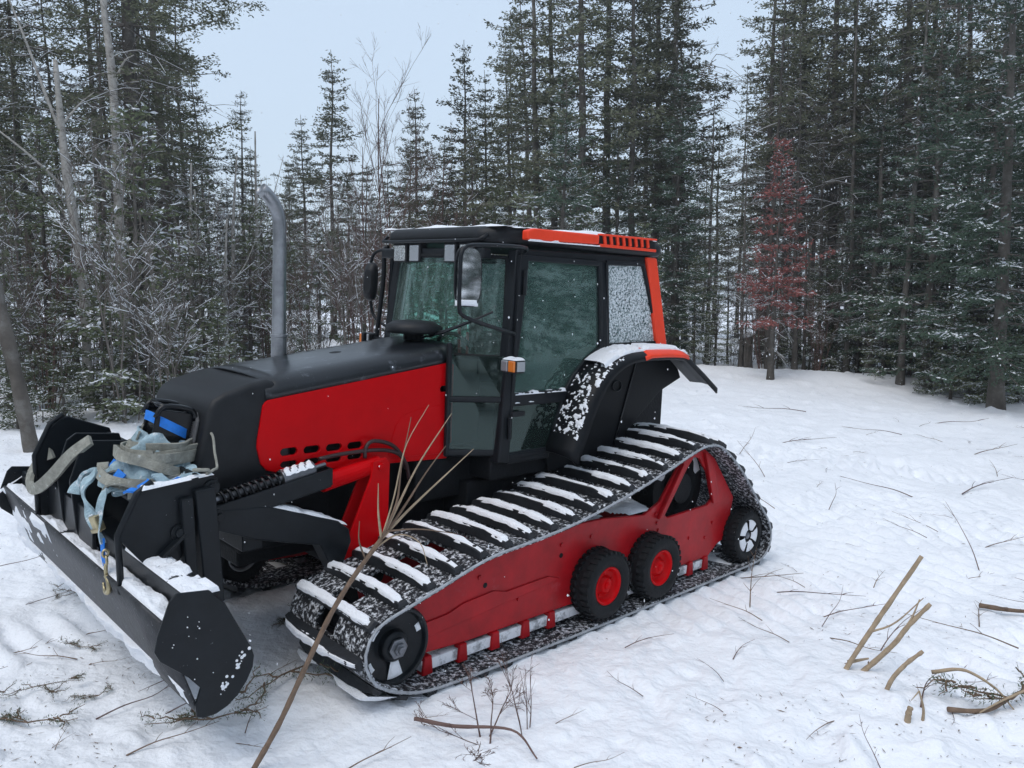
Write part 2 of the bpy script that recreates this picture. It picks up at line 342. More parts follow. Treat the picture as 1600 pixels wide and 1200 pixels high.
# --- hood
def hood_z(x): return 1.47 - .14 * (x - .62) / 1.09
rows = []
for x in np.linspace(.60, 1.74, 14):
    z = hood_z(x); sec = [(.398, z - .012), (.402, z + .022), (.392, z + .052), (.362, z + .076), (.30, z + .092), (.16, z + .100), (0, z + .102)]
    rows.append([(x, y, zz) for y, zz in sec] + [(x, -y, zz) for y, zz in reversed(sec[:-1])])
FAR = .64      # the hood sits off centre, towards the near side
rows = [[(x, y if y > 0 else y * FAR, z) for x, y, z in r] for r in rows]
m = MB(); m.grid(rows); hood = m.build('hood', mat('wet_hood_black', (.008, .010, .013), .28, var=.3, vscale=6, bump=.03, bscale=30, col2=(.16, .18, .21), lo=.58, hi=.78, nscale=9), TR, smooth=True, solid=.012)
m = MB()
for k in range(5): m.box((.80 + .13 * k, -.05, hood_z(.80 + .13 * k) + .100), (.05, .22, .008), (0, .12, 0))
m.build('hood_louvre', M['plastic'], hood, bevel=.002)
m = MB(); m.lathe((1.16, .06, hood_z(1.16) + .098), (.13, 0, 1), [(.045, 0), (.047, .006), (.03, .010), (.0, .010)], 20); m.build('filler_cap', M['dark'], hood, smooth=False)
outl = [(1.735, 1.325), (.62, 1.468), (.60, 1.45), (.60, 1.005), (.632, .985), (.632, .915), (1.66, .962), (1.735, .985), (1.765, 1.02), (1.785, 1.10), (1.782, 1.14), (1.755, 1.30)]
def slot(x0, x1, z0, z1):
    return [(x0, z0 + .012), (x0 + .012, z0), (x1 - .012, z0), (x1, z0 + .012), (x1, z1 - .012), (x1 - .012, z1), (x0 + .012, z1), (x0, z1 - .012)]
holes = [slot(.605 + .01, .695, 1.300, 1.335)]
for k in range(4): holes += [slot(1.20 + .125 * k, 1.29 + .125 * k, 1.037 + .003 * k, 1.074 + .003 * k)]
for k in range(4): holes += [slot(1.20 + .125 * k, 1.29 + .125 * k, .982 + .0015 * k, 1.014 + .0015 * k)]
for s in (1, -1):
    m = MB(); k_ = 1 if s > 0 else FAR; m.prism(outl, s * .388 * k_, s * .408 * k_, 'y', holes); sp = m.build('side_panel', M['red'], TR, bevel=.004)
    m = MB(); m.prism([(.615, 1.02), (.615, 1.235), (.86, 1.215), (.95, 1.19), (1.0, 1.13), (1.04, .99), (1.03, .965), (.68, .95)], s * .409 * k_, s * .4125 * k_, 'y'); m.build('pressed_swage', M['red'], sp, bevel=.0028, seg=3)
m = MB(); m.box((1.18, .05, 1.16), (1.10, .58, .44)); m.build('engine_block', M['dark'], TR)
# nose cowl
m = MB(); m.prism([(1.60, 1.30), (1.70, 1.425), (1.80, 1.408), (1.93, 1.370), (1.985, 1.340), (2.01, 1.30), (2.075, .99), (2.06, .93), (1.98, .90), (1.60, .93)], -.398 * FAR, .398, 'y')
cowl = m.build('nose_cowl', M['plastic'], TR, smooth=False, bevel=.032, seg=4)
for p in cowl.data.polygons: p.use_smooth = True
m = MB(); m.prism([(-.30, 1.275), (.30, 1.275), (.335, 1.24), (.335, .99), (-.335, .99), (-.335, 1.24)], 0, .016, 'x')
for i, v in enumerate(m.v): m.v[i] = (v[0] + 2.012 + (1.30 - v[2]) * .203, v[1] if v[1] > 0 else v[1] * .70, v[2])
gr = m.build('grille', M['grille'], cowl, bevel=.006)
m = MB()
for k in range(26):
    z = 1.0 + k * .0105; m.box((2.030 + (1.30 - z) * .203, .05, z), (.004, .52, .003))
m.build('grille_mesh', M['grille'], cowl)
# exhaust stack
m = MB(); path = smooth_path([(1.36, -.2, 1.43), (1.36, -.2, 1.8), (1.36, -.2, 2.16), (1.375, -.2, 2.26), (1.42, -.2, 2.33), (1.47, -.2, 2.37)], 30)
m.tube(path, np.linspace(.037, .033, 30), 16, caps=False)
ex = m.build('exhaust_pipe', M['pipe'], TR, smooth=True, solid=.004)
m = MB(); m.lathe((1.36, -.2, 1.435), (0, 0, 1), [(.05, 0), (.05, .02), (.043, .022), (.043, .14), (.048, .142), (.048, .155), (.041, .157)], 20); m.build('pipe_collar', M['pipe'], ex, smooth=False)
# air precleaner in front of the windshield
m = MB(); m.lathe((.66, .10, 1.572), (0, 0, 1), [(.06, 0), (.06, .035), (.15, .04), (.165, .055), (.16, .085), (.12, .108), (.05, .116), (0, .117)], 28); m.build('air_precleaner', M['plastic'], TR, smooth=True)
# --- cab frame
def pillar(a, b, w, h, parent, matn='frame', name='pillar'):
    q = MB(); q.beam(a, b, w, h, up=(1, 0, 0)); return q.build(name, M[matn], parent, bevel=.012)
CABF = MB()
for s in (1, -1):
    CABF.beam((.285, s * (.565 if s > 0 else .54), 2.11), (.405, s * .605, .90), .075, .085, (1, 0, 0))       # front door post
    CABF.beam((-.405, s * .585, 2.12), (-.455, s * .615, 1.50), .05, .062, (1, 0, 0))      # middle post
    CABF.beam((.36, s * .60, .92), (.02, s * .61, .92), .05, .07)
    CABF.beam((.30, s * .585, 2.095), (-.90, s * .58, 2.115), .06, .05)                    # cant rail
    CABF.beam((-.45, s * .615, 1.52), (-1.08, s * .60, 1.525), .05, .05)
    CABF.beam((.40, s * .60, 1.262), (.655, s * .43, 1.262), .03, .035)                   # bar across the front corner
    CABF.beam((.40, s * .60, .955), (.655, s * .43, .955), .03, .04)
    CABF.beam((.655, s * .43, .93), (.655, s * .43, 1.58), .03, .03, (1, 0, 0))
CABF.beam((.46, -.50, 2.085), (.46, .50, 2.085), .06, .06); CABF.beam((-1.06, -.6, 1.54), (-1.06, .6, 1.54), .06, .06)
CABF.beam((-.90, -.58, 2.12), (-.90, .58, 2.12), .06, .06)
CABF.build('cab_frame', M['frame'], TR, bevel=.01)
for s in (1, -1):
    m = MB(); m.prism([(-.835, 2.135), (-.945, 2.135), (-1.135, 1.50), (-1.02, 1.50)], s * .575, s * .632, 'y'); m.build('rear_pillar', M['orange'], TR, bevel=.012)
# windshield: one curved pane
def ws_pt(u, z):
    w = .52 + (2.07 - z) * .085; x0 = .315 + (2.07 - z) * .085; bulge = .17 + (2.07 - z) * .05
    return (x0 + bulge * (1 - abs(u) ** 2.4), u * w, z)
m = MB(); m.grid([[ws_pt(u, z) for u in np.linspace(-1, 1, 22)] for z in np.linspace(2.07, 1.50, 6)])
ws = m.build('windshield', M['ws_glass'], TR, smooth=True)
m = MB()
for s in (1, -1):
    m.tube([np.array(ws_pt(s * 1.0, z)) + (.008, 0, 0) for z in np.linspace(2.07, 1.50, 6)], .012, 6)
m.tube([np.array(ws_pt(u, 2.07)) + (.004, 0, 0) for u in np.linspace(-1, 1, 14)], .012, 6); m.tube([np.array(ws_pt(u, 1.50)) + (.004, 0, 0) for u in np.linspace(-1, 1, 14)], .012, 6)
m.build('windshield_seal', M['rubber'], ws)
for s in (1, -1):
    for z0, z1 in ((1.28, 1.51), (.975, 1.245)):
        m = MB(); m.grid([[(.405 - (z - 1.25) * .085, s * .60, z), (.53 - (z - 1.25) * .04, s * .515, z), (.65, s * .43, z)] for z in (z0, z1)])
        m.build('corner_window', M['dark_glass'], TR)
m = MB(); m.tube([(.62, .20, 1.60), (.56, .36, 1.66), (.52, .45, 1.70)], .010, 6); m.tube([(.66, .12, 1.58), (.60, .30, 1.625), (.53, .46, 1.70), (.455, .56, 1.76)], .007, 6); m.build('wiper', M['frame'], TR)
# doors
for s in (1, -1):
    dr = MB()
    of = [(.325, 2.085), (-.375, 2.085), (-.425, 1.53), (-.30, 1.455), (-.20, 1.375), (-.105, 1.24), (.015, .915), (.375, .915)]
    g1 = [(.262, 2.052), (-.345, 2.052), (-.395, 1.55), (-.27, 1.48), (-.165, 1.39), (-.095, 1.30), (.335, 1.30)]
    g2 = [(.342, 1.222), (-.065, 1.222), (.035, .945), (.362, .945)]
    y = .602
    dr.prism(of, s * y, s * (y + .035), 'y', [g1, g2]); door = dr.build('door', M['frame'], TR, bevel=.006)
    # follow the slight inward lean of the cab
    for g in (g1, g2):
        q = MB(); c = np.mean(g, axis=0); q.prism([tuple(c + (np.array(p) - c) * 1.02) for p in g], s * (y + .012), s * (y + .018), 'y'); q.build('door_glass', M['glass' if g is g1 else 'dark_glass'], door)
    q = MB(); q.box((.31, s * .645, 1.18), (.10, .02, .03)); q.build('door_handle', M['plastic'], door, bevel=.006)
    q = MB(); q.tube([(.30, s * .65, 2.0), (.30, s * .65, 1.86)], .012, 8); q.tube([(.375, s * .65, 1.16), (.375, s * .65, 1.04)], .012, 8); q.build('hinge', M['frame'], door)
    m = MB(); m.prism([(-.44, 2.075), (-.815, 2.085), (-1.045, 1.565), (-.50, 1.555)], s * .602, s * .607, 'y'); m.build('rear_side_window', M['snow_glass'], TR)
    m = MB()
    P = [(-.44, 2.078), (-.815, 2.088), (-1.045, 1.562), (-.495, 1.552)]
    for i in range(4):
        a, b = P[i], P[(i + 1) % 4]; m.beam((a[0], s * .609, a[1]), (b[0], s * .609, b[1]), .03, .026, (1, .1, 0))
    m.build('window_frame', M['frame'], TR, bevel=.004)
snow_quad('snow', [(.33, .642, 1.292), (-.10, .642, 1.292), (-.10, .612, 1.30), (.33, .612, 1.30)], 60, 5, .018, .05, 8, TR, 26)
snow_quad('snow', [(.33, .644, 1.245), (-.02, .644, 1.245), (-.02, .634, 1.245), (.33, .634, 1.245)], 50, 4, .012, -.25, 9, TR, 22)
m = MB(); m.grid([[(-1.04, y, z) if z < 2 else (-.88, y, z) for y in np.linspace(-.58, .58, 3)] for z in (1.56, 2.10)]); m.build('rear_window', M['glass'], TR)
# roof
def roof_ring(w, x0, x1, z, r=.10, n=6):
    pts = []
    for cx, cy, a0 in ((x0 - r, w - r, 0), (x1 + r, w - r, 90), (x1 + r, -w + r, 180), (x0 - r, -w + r, 270)):
        for k in range(n + 1):
            a = R(a0 + 90 * k / n); pts.append((cx + r * math.cos(a), cy + r * math.sin(a), z))
    return pts
m = MB(); rings = [roof_ring(.60, .42, -.98, 2.14), roof_ring(.635, .47, -1.02, 2.145), roof_ring(.645, .49, -1.03, 2.17), roof_ring(.645, .485, -1.03, 2.21), roof_ring(.62, .45, -1.0, 2.238), roof_ring(.50, .33, -.88, 2.252, .2)]
rings = [[(x, y * (1 - .20 * min(1, max(0, (x - .10) / .35)) ** 1.5) * (1 if y > 0 else .90), z) for x, y, z in r] for r in rings]
rings = [r + [r[0]] for r in rings]; m.grid(rings); n0 = len(m.v); m._add(rings[-1][:-1], [tuple(range(len(rings[-1]) - 1))]); m._add(rings[0][:-1], [tuple(range(len(rings[0]) - 1))])
roof = m.build('roof', M['plastic'], TR, smooth=True)
m = MB(); m.prism([(.22, 2.245), (-.05, 2.272), (-.62, 2.272), (-.80, 2.25)], -.34, .34, 'y'); m.build('roof_hatch', M['plastic'], roof, bevel=.012)
for s in (1, -1):
    m = MB(); m.prism([(.305, 2.168), (.305, 2.222), (.25, 2.236), (-.31, 2.240), (-.31, 2.182)], s * .61, s * .662, 'y'); m.build('side_trim', M['orange'], roof, bevel=.01, seg=3)
    m = MB(); m.prism([(-.312, 2.182), (-.312, 2.242), (-.83, 2.25), (-.88, 2.235), (-.895, 2.17)], s * .61, s * .655, 'y'); vt = m.build('vent_box', M['frame'], roof, bevel=.006)
    m = MB()
    for k in range(8): m.box((-.36 - .062 * k, s * .655, 2.213 + .001 * k), (.022, .022, .058), (0, .25, 0))
    m.box((-.60, s * .656, 2.178), (.57, .018, .018)); m.box((-.60, s * .652, 2.246), (.57, .03, .012), (0, .012, 0)); m.build('vent_slat', M['orange'], roof, bevel=.003)
snow_quad('snow', [(.44, -.56, 2.243), (-.95, -.56, 2.252), (-.95, .62, 2.247), (.44, .62, 2.240)], 70, 60, .022, .15, 11, roof, 5)
snow_quad('snow', [(.30, .664, 2.165), (-.84, .664, 2.178), (-.84, .655, 2.182), (.30, .655, 2.170)], 90, 4, .014, .2, 12, roof, 14, off=(0, .6, 1))
# roof lamps under the visor
for i, (y, sz, tilt) in enumerate(((-.275, .115, 0), (-.125, .09, .15), (.22, .09, -.12), (.37, .115, 0))):
    m = MB(); m.box((.475, y, 2.088), (.06, sz + .024, .115)); lm = m.build('work_lamp', M['plastic'], TR, bevel=.008); lm.rotation_euler = (0, 0, 0)
    m = MB(); m.box((.504, y, 2.085), (.012, sz, .096)); m.build('lamp_lens', M['lamp' if i in (0, 3) else 'white_lens'], lm, bevel=.01)
m = MB(); m.tube([(.44, -.50, 2.19), (.49, -.48, 2.160), (.51, -.36, 2.155), (.51, .36, 2.155), (.49, .46, 2.16), (.46, .50, 2.19)], .011, 8); m.build('visor_rail', M['frame'], TR, smooth=True)
# mirrors
def mirror_arm(s, P, name='mirror_arm'):
    q = MB(); q.tube(smooth_path([(x, s * y, z) for x, y, z in P], 44), .011, 8); return q.build(name, M['frame'], TR, smooth=True)
arm = mirror_arm(1, [(.30, .635, 2.10), (.36, .70, 2.12), (.62, .76, 2.115), (.84, .79, 2.10), (.895, .795, 2.06), (.90, .795, 1.95), (.90, .795, 1.80), (.88, .79, 1.755), (.75, .765, 1.715), (.36, .64, 1.64)])
def mirror_head(c, s, w, h, facing):
    prof = []
    for k in range(28):
        a = 2 * math.pi * k / 28; ca, sa = math.cos(a), math.sin(a)
        prof.append((w * math.copysign(abs(ca) ** .55, ca), h * math.copysign(abs(sa) ** .62, sa)))
    f = unit(facing); r = unit(np.cross((0, 0, 1), f)); u = np.cross(f, r); c = np.array(c)
    q = MB(); rings = []
    for sc, d in ((.6, -.045), (.92, -.03), (1., -.008), (1., .006), (.95, .010)):
        rings.append([tuple(c + r * a * sc + u * b * sc + f * d) for a, b in prof + prof[:1]])
    q.grid(rings); q._add(rings[0][:-1], [tuple(range(28))]); q._add(rings[-1][:-1], [tuple(range(28))]); hd = q.build('mirror', M['plastic'], TR, smooth=True)
    q = MB(); q._add([tuple(c + r * a * .93 + u * b * .93 + f * .0115) for a, b in prof], [tuple(range(28))]); q.build('mirror_glass', M['mirror'], hd)
    return hd
mh = mirror_head((.815, .755, 1.945), 1, .072, .155, (.50, .865, -.01))
snow_quad('snow', [(.872, .728, 1.795), (.768, .788, 1.795), (.768, .788, 1.83), (.872, .728, 1.83)], 12, 12, .010, .4, 14, mh, 9, off=(.5, .86, .1))
mirror_arm(-1, [(.26, .62, 2.11), (.30, .70, 2.12), (.33, .80, 2.10), (.34, .84, 2.02), (.34, .84, 1.80), (.33, .80, 1.66), (.30, .64, 1.58)])
mirror_head((.36, -.80, 1.90), -1, .05, .13, (-.75, -.25, -.05))
m = MB(); m.tube(smooth_path([(.40, -.56, 2.13), (.37, -.64, 2.10), (.36, -.66, 1.9), (.40, -.68, 1.46)], 20), .016, 8); m.build('grab_rail', M['frame'], TR, smooth=True)
# indicators
for s, y in ((1, .685), (-1, -.75)):
    zi = 1.465 if s > 0 else 1.515
    m = MB(); m.box((.40, y, zi), (.075, .12, .075)); b = m.build('indicator_lamp', M['plastic'], TR, bevel=.01)
    m = MB(); m.box((.442, y + .03 * s, zi), (.014, .05, .062)); m.build('indicator_lens', M['amber'], b, bevel=.006)
    m = MB(); m.box((.442, y - .028 * s, zi), (.014, .052, .062)); m.build('marker_lens', M['white_lens'], b, bevel=.006)
    if s > 0:
        m = MB(); m.box((.40, y + .061, 1.465), (.06, .006, .056)); m.build('side_lens', M['white_lens'], b, bevel=.002)
    if s < 0: m = MB(); m.beam((.40, -.70, 1.515), (.39, -.58, 1.515), .03, .03); m.build('lamp_bracket', M['frame'], b)
snow_quad('snow', [(.437, .63, 1.503), (.365, .63, 1.503), (.365, .742, 1.503), (.437, .742, 1.503)], 10, 12, .016, .5, 15, TR, 14)
# interior
m = MB(); m.box((-.35, 0, 1.18), (.48, .50, .14)); m.box((-.58, 0, 1.45), (.13, .46, .52), (0, -.18, 0)); m.build('seat', M['seat'], TR, bevel=.04, seg=3)
m = MB(); st = np.array([(.24 + .06 * math.sin(a), .19 * math.cos(a), 1.45 + .15 * math.sin(a)) for a in np.linspace(0, 2 * math.pi, 28, endpoint=False)])
m.tube(st, .014, 6, closed=True); m.tube([(.24, 0, 1.45), (.40, 0, 1.10)], .03, 8); m.tube([(.24, -.19, 1.45), (.24, .19, 1.45)], .012, 6); m.build('steering_wheel', M['plastic'], TR, smooth=True)
m = MB(); m.box((.44, 0, 1.22), (.24, .66, .52)); m.box((-.30, -.40, 1.25), (.7, .22, .34)); m.box((-.20, 0, .95), (1.3, 1.12, .04)); m.build('cab_console', M['seat'], TR, bevel=.03)
m = MB(); m.tube([(-.05, -.32, 1.40), (-.02, -.30, 1.62)], .012, 6); m.tube([(-.15, -.36, 1.40), (-.14, -.35, 1.58)], .010, 6); m.build('control_lever', M['track_red'], TR)
m = MB(); m.tube(smooth_path([(.40, .57, 1.15), (.1, .575, 1.18), (-.2, .575, 1.34), (-.34, .575, 1.46)], 20), .012, 6); m.build('inner_grab_handle', M['plastic'], TR, smooth=True)
# fenders
prof = smooth_path([(.05, .93), (-.02, 1.07), (-.10, 1.24), (-.20, 1.385), (-.33, 1.475), (-.50, 1.525), (-.75, 1.535), (-1.02, 1.525), (-1.12, 1.49)], 30)
prof = np.vstack([prof, [(-1.30, 1.385), (-1.46, 1.285), (-1.475, 1.275)]])
for s in (1, -1):
    m = MB(); yo = .845; rows = []
    for i, (x, z) in enumerate(prof):
        d = prof[min(i + 1, len(prof) - 1)] - prof[max(i - 1, 0)]; n = unit((d[1], -d[0])); n = n if n[1] > 0 else -n
        rows.append([(x, s * .60, z), (x, s * .70, z + .003), (x - n[0] * .006, s * .80, z - .010), (x - n[0] * .022, s * .835, z - .028), (x - n[0] * .05, s * .845, z - .060)])
    m.grid(rows); fd = m.build('fender', M['fender'], TR, smooth=True, solid=.012)
    wall = [(.05, .93), *[tuple(p - (0, .008)) for p in prof[2:-3]], (-1.28, 1.375), (-1.32, 1.31), (-1.08, 1.225), (-.72, .97), (-.70, .80), (.0, .80)]
    m = MB(); m.prism(wall, s * .607, s * .622, 'y'); m.build('fender_wall', M['fender'], fd, bevel=.003)
    m = MB(); m.beam((-.80, s * .626, 1.47), (-.60, s * .626, .90), .012, .018, (1, 0, 0)); m.build('wall_seam', M['black_gloss'], fd, bevel=.004)
    m = MB(); cc = [(-.60 + .045 * math.cos(a), s * .626, 1.29 + .034 * math.sin(a)) for a in np.linspace(0, 2 * math.pi, 20, endpoint=False)]; m.tube(cc, .006, 6, closed=True); m.build('blanking_plug', M['frame'], fd, smooth=True)
    m = MB()
    P = [(x, z) for x, z in prof if -1.09 < x < -.62]
    P = [(-.60, 1.520)] + P; rows = [[(x, s * .735, z + .008), (x, s * .80, z - .002), (x - 0, s * .842, z - .022), (x, s * .848, z - .045)] for x, z in P]
    m.grid(rows); m.build('fender_trim', M['orange'], fd, smooth=True, solid=.01)
    for k in range(3):
        m = MB(); m.box((-1.20, s * (.36 + .07 * k), 1.40), (.04, .06, .05)); m.build('tail_lamp', M[('red_lens', 'amber', 'red_lens')[k]], fd, bevel=.01)
for i, (a, b, th, cv) in enumerate(((2, 13, .012, -.02), (13, 29, .03, .55))):
    for k in range(a, b, 1):
        pass
def fender_snow(i0, i1, y0, y1, th, cv, seed, scale):
    nv = 44; NU = 190; P = []; us = np.linspace(i0, i1, NU)
    px = np.interp(us, range(len(prof)), prof[:, 0]); pz = np.interp(us, range(len(prof)), prof[:, 1])
    d = np.gradient(np.stack([px, pz], 1), axis=0); nn = np.stack([d[:, 1], -d[:, 0]], 1); nn /= np.linalg.norm(nn, axis=1)[:, None]; nn[nn[:, 1] < 0] *= -1
    ys = np.linspace(y0, y1, nv); X = np.repeat(px[:, None], nv, 1); Z = np.repeat(pz[:, None], nv, 1); Y = np.repeat(ys[None], NU, 0)
    n = fbm(X * scale, Y * scale, Z * scale, seed, 4); h = th * np.clip((n + cv) * 2, -.5, 1)
    e = np.clip(np.minimum(np.arange(nv), np.arange(nv)[::-1]) / 2, 0, 1); h = h * e[None] - .003
    Z = Z - np.clip((Y - .72) / .12, 0, 1) ** 2 * .03
    V = np.stack([X + nn[:, :1] * (h + .007), Y, Z + nn[:, 1:] * (h + .007)], -1).reshape(-1, 3)
    ok = h > 0; F = [(i * nv + j, (i + 1) * nv + j, (i + 1) * nv + j + 1, i * nv + j + 1) for i in range(NU - 1) for j in range(nv - 1) if ok[i, j] or ok[i + 1, j + 1]]
    o = link('snow', raw_mesh('snow', V, F, smooth=True), M['snow'], TR); o['kind'] = 'stuff'
fender_snow(2.5, 15, .625, .835, .009, .0, 21, 62); fender_snow(12, 29, .625, .80, .03, .55, 22, 12)
m = MB(); m.prism([(-1.12, 1.94), (-1.20, 1.97), (-1.36, 1.60), (-1.30, 1.56), (-1.14, 1.56)], .15, .19, 'y'); m.build('rear_bracket', mat('faded_maroon', (.11, .05, .055), .6, var=.2), TR, bevel=.008)
# --- tracks
LOOP = smooth_path([(1.10, 0.012), (1.34, .03), (1.50, .085), (1.60, .15), (1.655, .25), (1.648, .35), (1.58, .43), (1.43, .475), (1.23, .53), (.94, .605), (.60, .635), (.27, .675), (-.17, .765), (-.51, .855), (-.79, .935), (-.95, .955), (-1.11, .915),
    (-1.36, .735), (-1.62, .475), (-1.80, .29), (-1.845, .15), (-1.77, .045), (-1.62, .012), (-1.2, .006), (-.6, .004), (0, .004), (.6, .006)], 240, closed=True)
def loop_frames(L):
    d = np.roll(L, -1, 0) - np.roll(L, 1, 0); d /= np.linalg.norm(d, axis=1)[:, None]; n = np.stack([d[:, 1], -d[:, 0]], 1); return d, n
LD, LN = loop_frames(LOOP)
if (LN[60] @ (LOOP[60] - LOOP.mean(0))) < 0: LN = -LN
def belt_mesh(y0, y1, t0=0, t1=.024, skip=None):
    q = MB(); n = len(LOOP); vs = []; fs = []
    for i in range(n):
        a = LOOP[i] - LN[i] * (t1 - t0); b = LOOP[i]
        vs += [(a[0], y0, a[1]), (b[0], y0, b[1]), (b[0], y1, b[1]), (a[0], y1, a[1])]
    for i in range(n):
        j = (i + 1) % n
        for k in range(4):
            l = (k + 1) % 4; fs.append((i * 4 + k, i * 4 + l, j * 4 + l, j * 4 + k))
    q._add(vs, fs); return q
NC = 47
arc = np.r_[0, np.cumsum(np.linalg.norm(np.roll(LOOP, -1, 0) - LOOP, axis=1))]; LEN = arc[-1]
def at_len(s):
    s = s % LEN; i = int(np.searchsorted(arc, s) - 1) % len(LOOP); f = (s - arc[i]) / (arc[i + 1] - arc[i]); j = (i + 1) % len(LOOP)
    return LOOP[i] * (1 - f) + LOOP[j] * f, unit(LD[i] * (1 - f) + LD[j] * f), unit(LN[i] * (1 - f) + LN[j] * f)
# one cleat: a fin across the belt whose ends slope down, on a flat foot with bolts
cm = MB(); half = .318
finp = [(-half, .004), (-half, .026), (-.27, .040), (-.15, .054), (.15, .054), (.27, .040), (half, .026), (half, .004)]
for (ya, za), (yb_, zb_) in zip(finp[1:-2], finp[2:-1]):          # trapezoid bar, lower towards its ends
    cm._add([(-.030, ya, .004), (-.021, ya, za), (.021, ya, za), (.030, ya, .004), (-.030, yb_, .004), (-.021, yb_, zb_), (.021, yb_, zb_), (.030, yb_, .004)], [(0, 1, 5, 4), (1, 2, 6, 5), (2, 3, 7, 6)])
for sg in (-1, 1): cm._add([(-.030, sg * half, .004), (-.021, sg * half, .026), (.021, sg * half, .026), (.030, sg * half, .004)], [(0, 1, 2, 3)])
for yb in (-.25, -.13, .13, .25): cm.lathe((0, yb, .048 if abs(yb) < .2 else .038), (0, 0, 1), [(.011, 0), (.011, .010), (.0, .011)], 6)
cleat_me = cm.mesh('cleat'); cleat_me.materials.append(M['cleat'])
def wheel(name, c, s, Rr, width, tyre_mat, rim_mat, hub=True, rimr=.55, spokes=0, snow=False, flat=False):
    """wheel with its axle along y; s = the side its face looks to"""
    w = empty(name); w.parent = TR; w.location = c
    q = MB(); hw = width / 2; sh = .028
    q.lathe((0, 0, 0), (0, s, 0), [(Rr * rimr, -hw * .8), (Rr * .82, -hw), (Rr * .95, -hw * .86), (Rr, -hw * .55), (Rr, hw * .55), (Rr * .95, hw * .86), (Rr * .82, hw), (Rr * .68, hw * .92), (Rr * rimr, hw * .75), (Rr * rimr, -hw * .8)], 36)
    ty = q.build('tyre', M[tyre_mat], w, smooth=True)
    q = MB(); nl = 30
    for k in range(nl):
        for sg in (-1, 1):
            a = 2 * math.pi * (k + (.5 if sg > 0 else 0)) / nl; q.box((Rr * .985 * math.cos(a), sg * hw * .55, Rr * .985 * math.sin(a)), (.018, hw * .62, Rr * .12), (0, -a, sg * .3))
    tl_ = q.build('tyre_tread', M[tyre_mat], w); tl_['kind'] = 'stuff'
    q = MB()
    q.lathe((0, 0, 0), (0, s, 0), [(Rr * rimr * 1.02, -hw * .7), (Rr * rimr * 1.04, hw * .80), (Rr * rimr * .96, hw * .84), (Rr * rimr * .86, hw * .55), (Rr * rimr * .80, hw * .25), (Rr * rimr * .45, hw * .28), (Rr * rimr * .40, hw * .62), (Rr * rimr * .30, hw * .68), (0, hw * .68)], 32)
    q.build('rim', M[rim_mat], w, smooth=True, bevel=0)
    q = MB()
    for k in range(5):
        a = 2 * math.pi * k / 5 + .3; q.lathe((Rr * rimr * .62 * math.cos(a), s * hw * .28, Rr * rimr * .62 * math.sin(a)), (0, s, 0), [(Rr * .035, 0), (Rr * .035, .008), (0, .009)], 6)
    q.lathe((0, s * hw * .6, 0), (0, s, 0), [(Rr * .13, 0), (Rr * .13, .012), (Rr * .07, .02), (0, .02)], 14)
    q.build('wheel_nut', M['steel' if rim_mat != 'red' else 'red'], w)
    return w
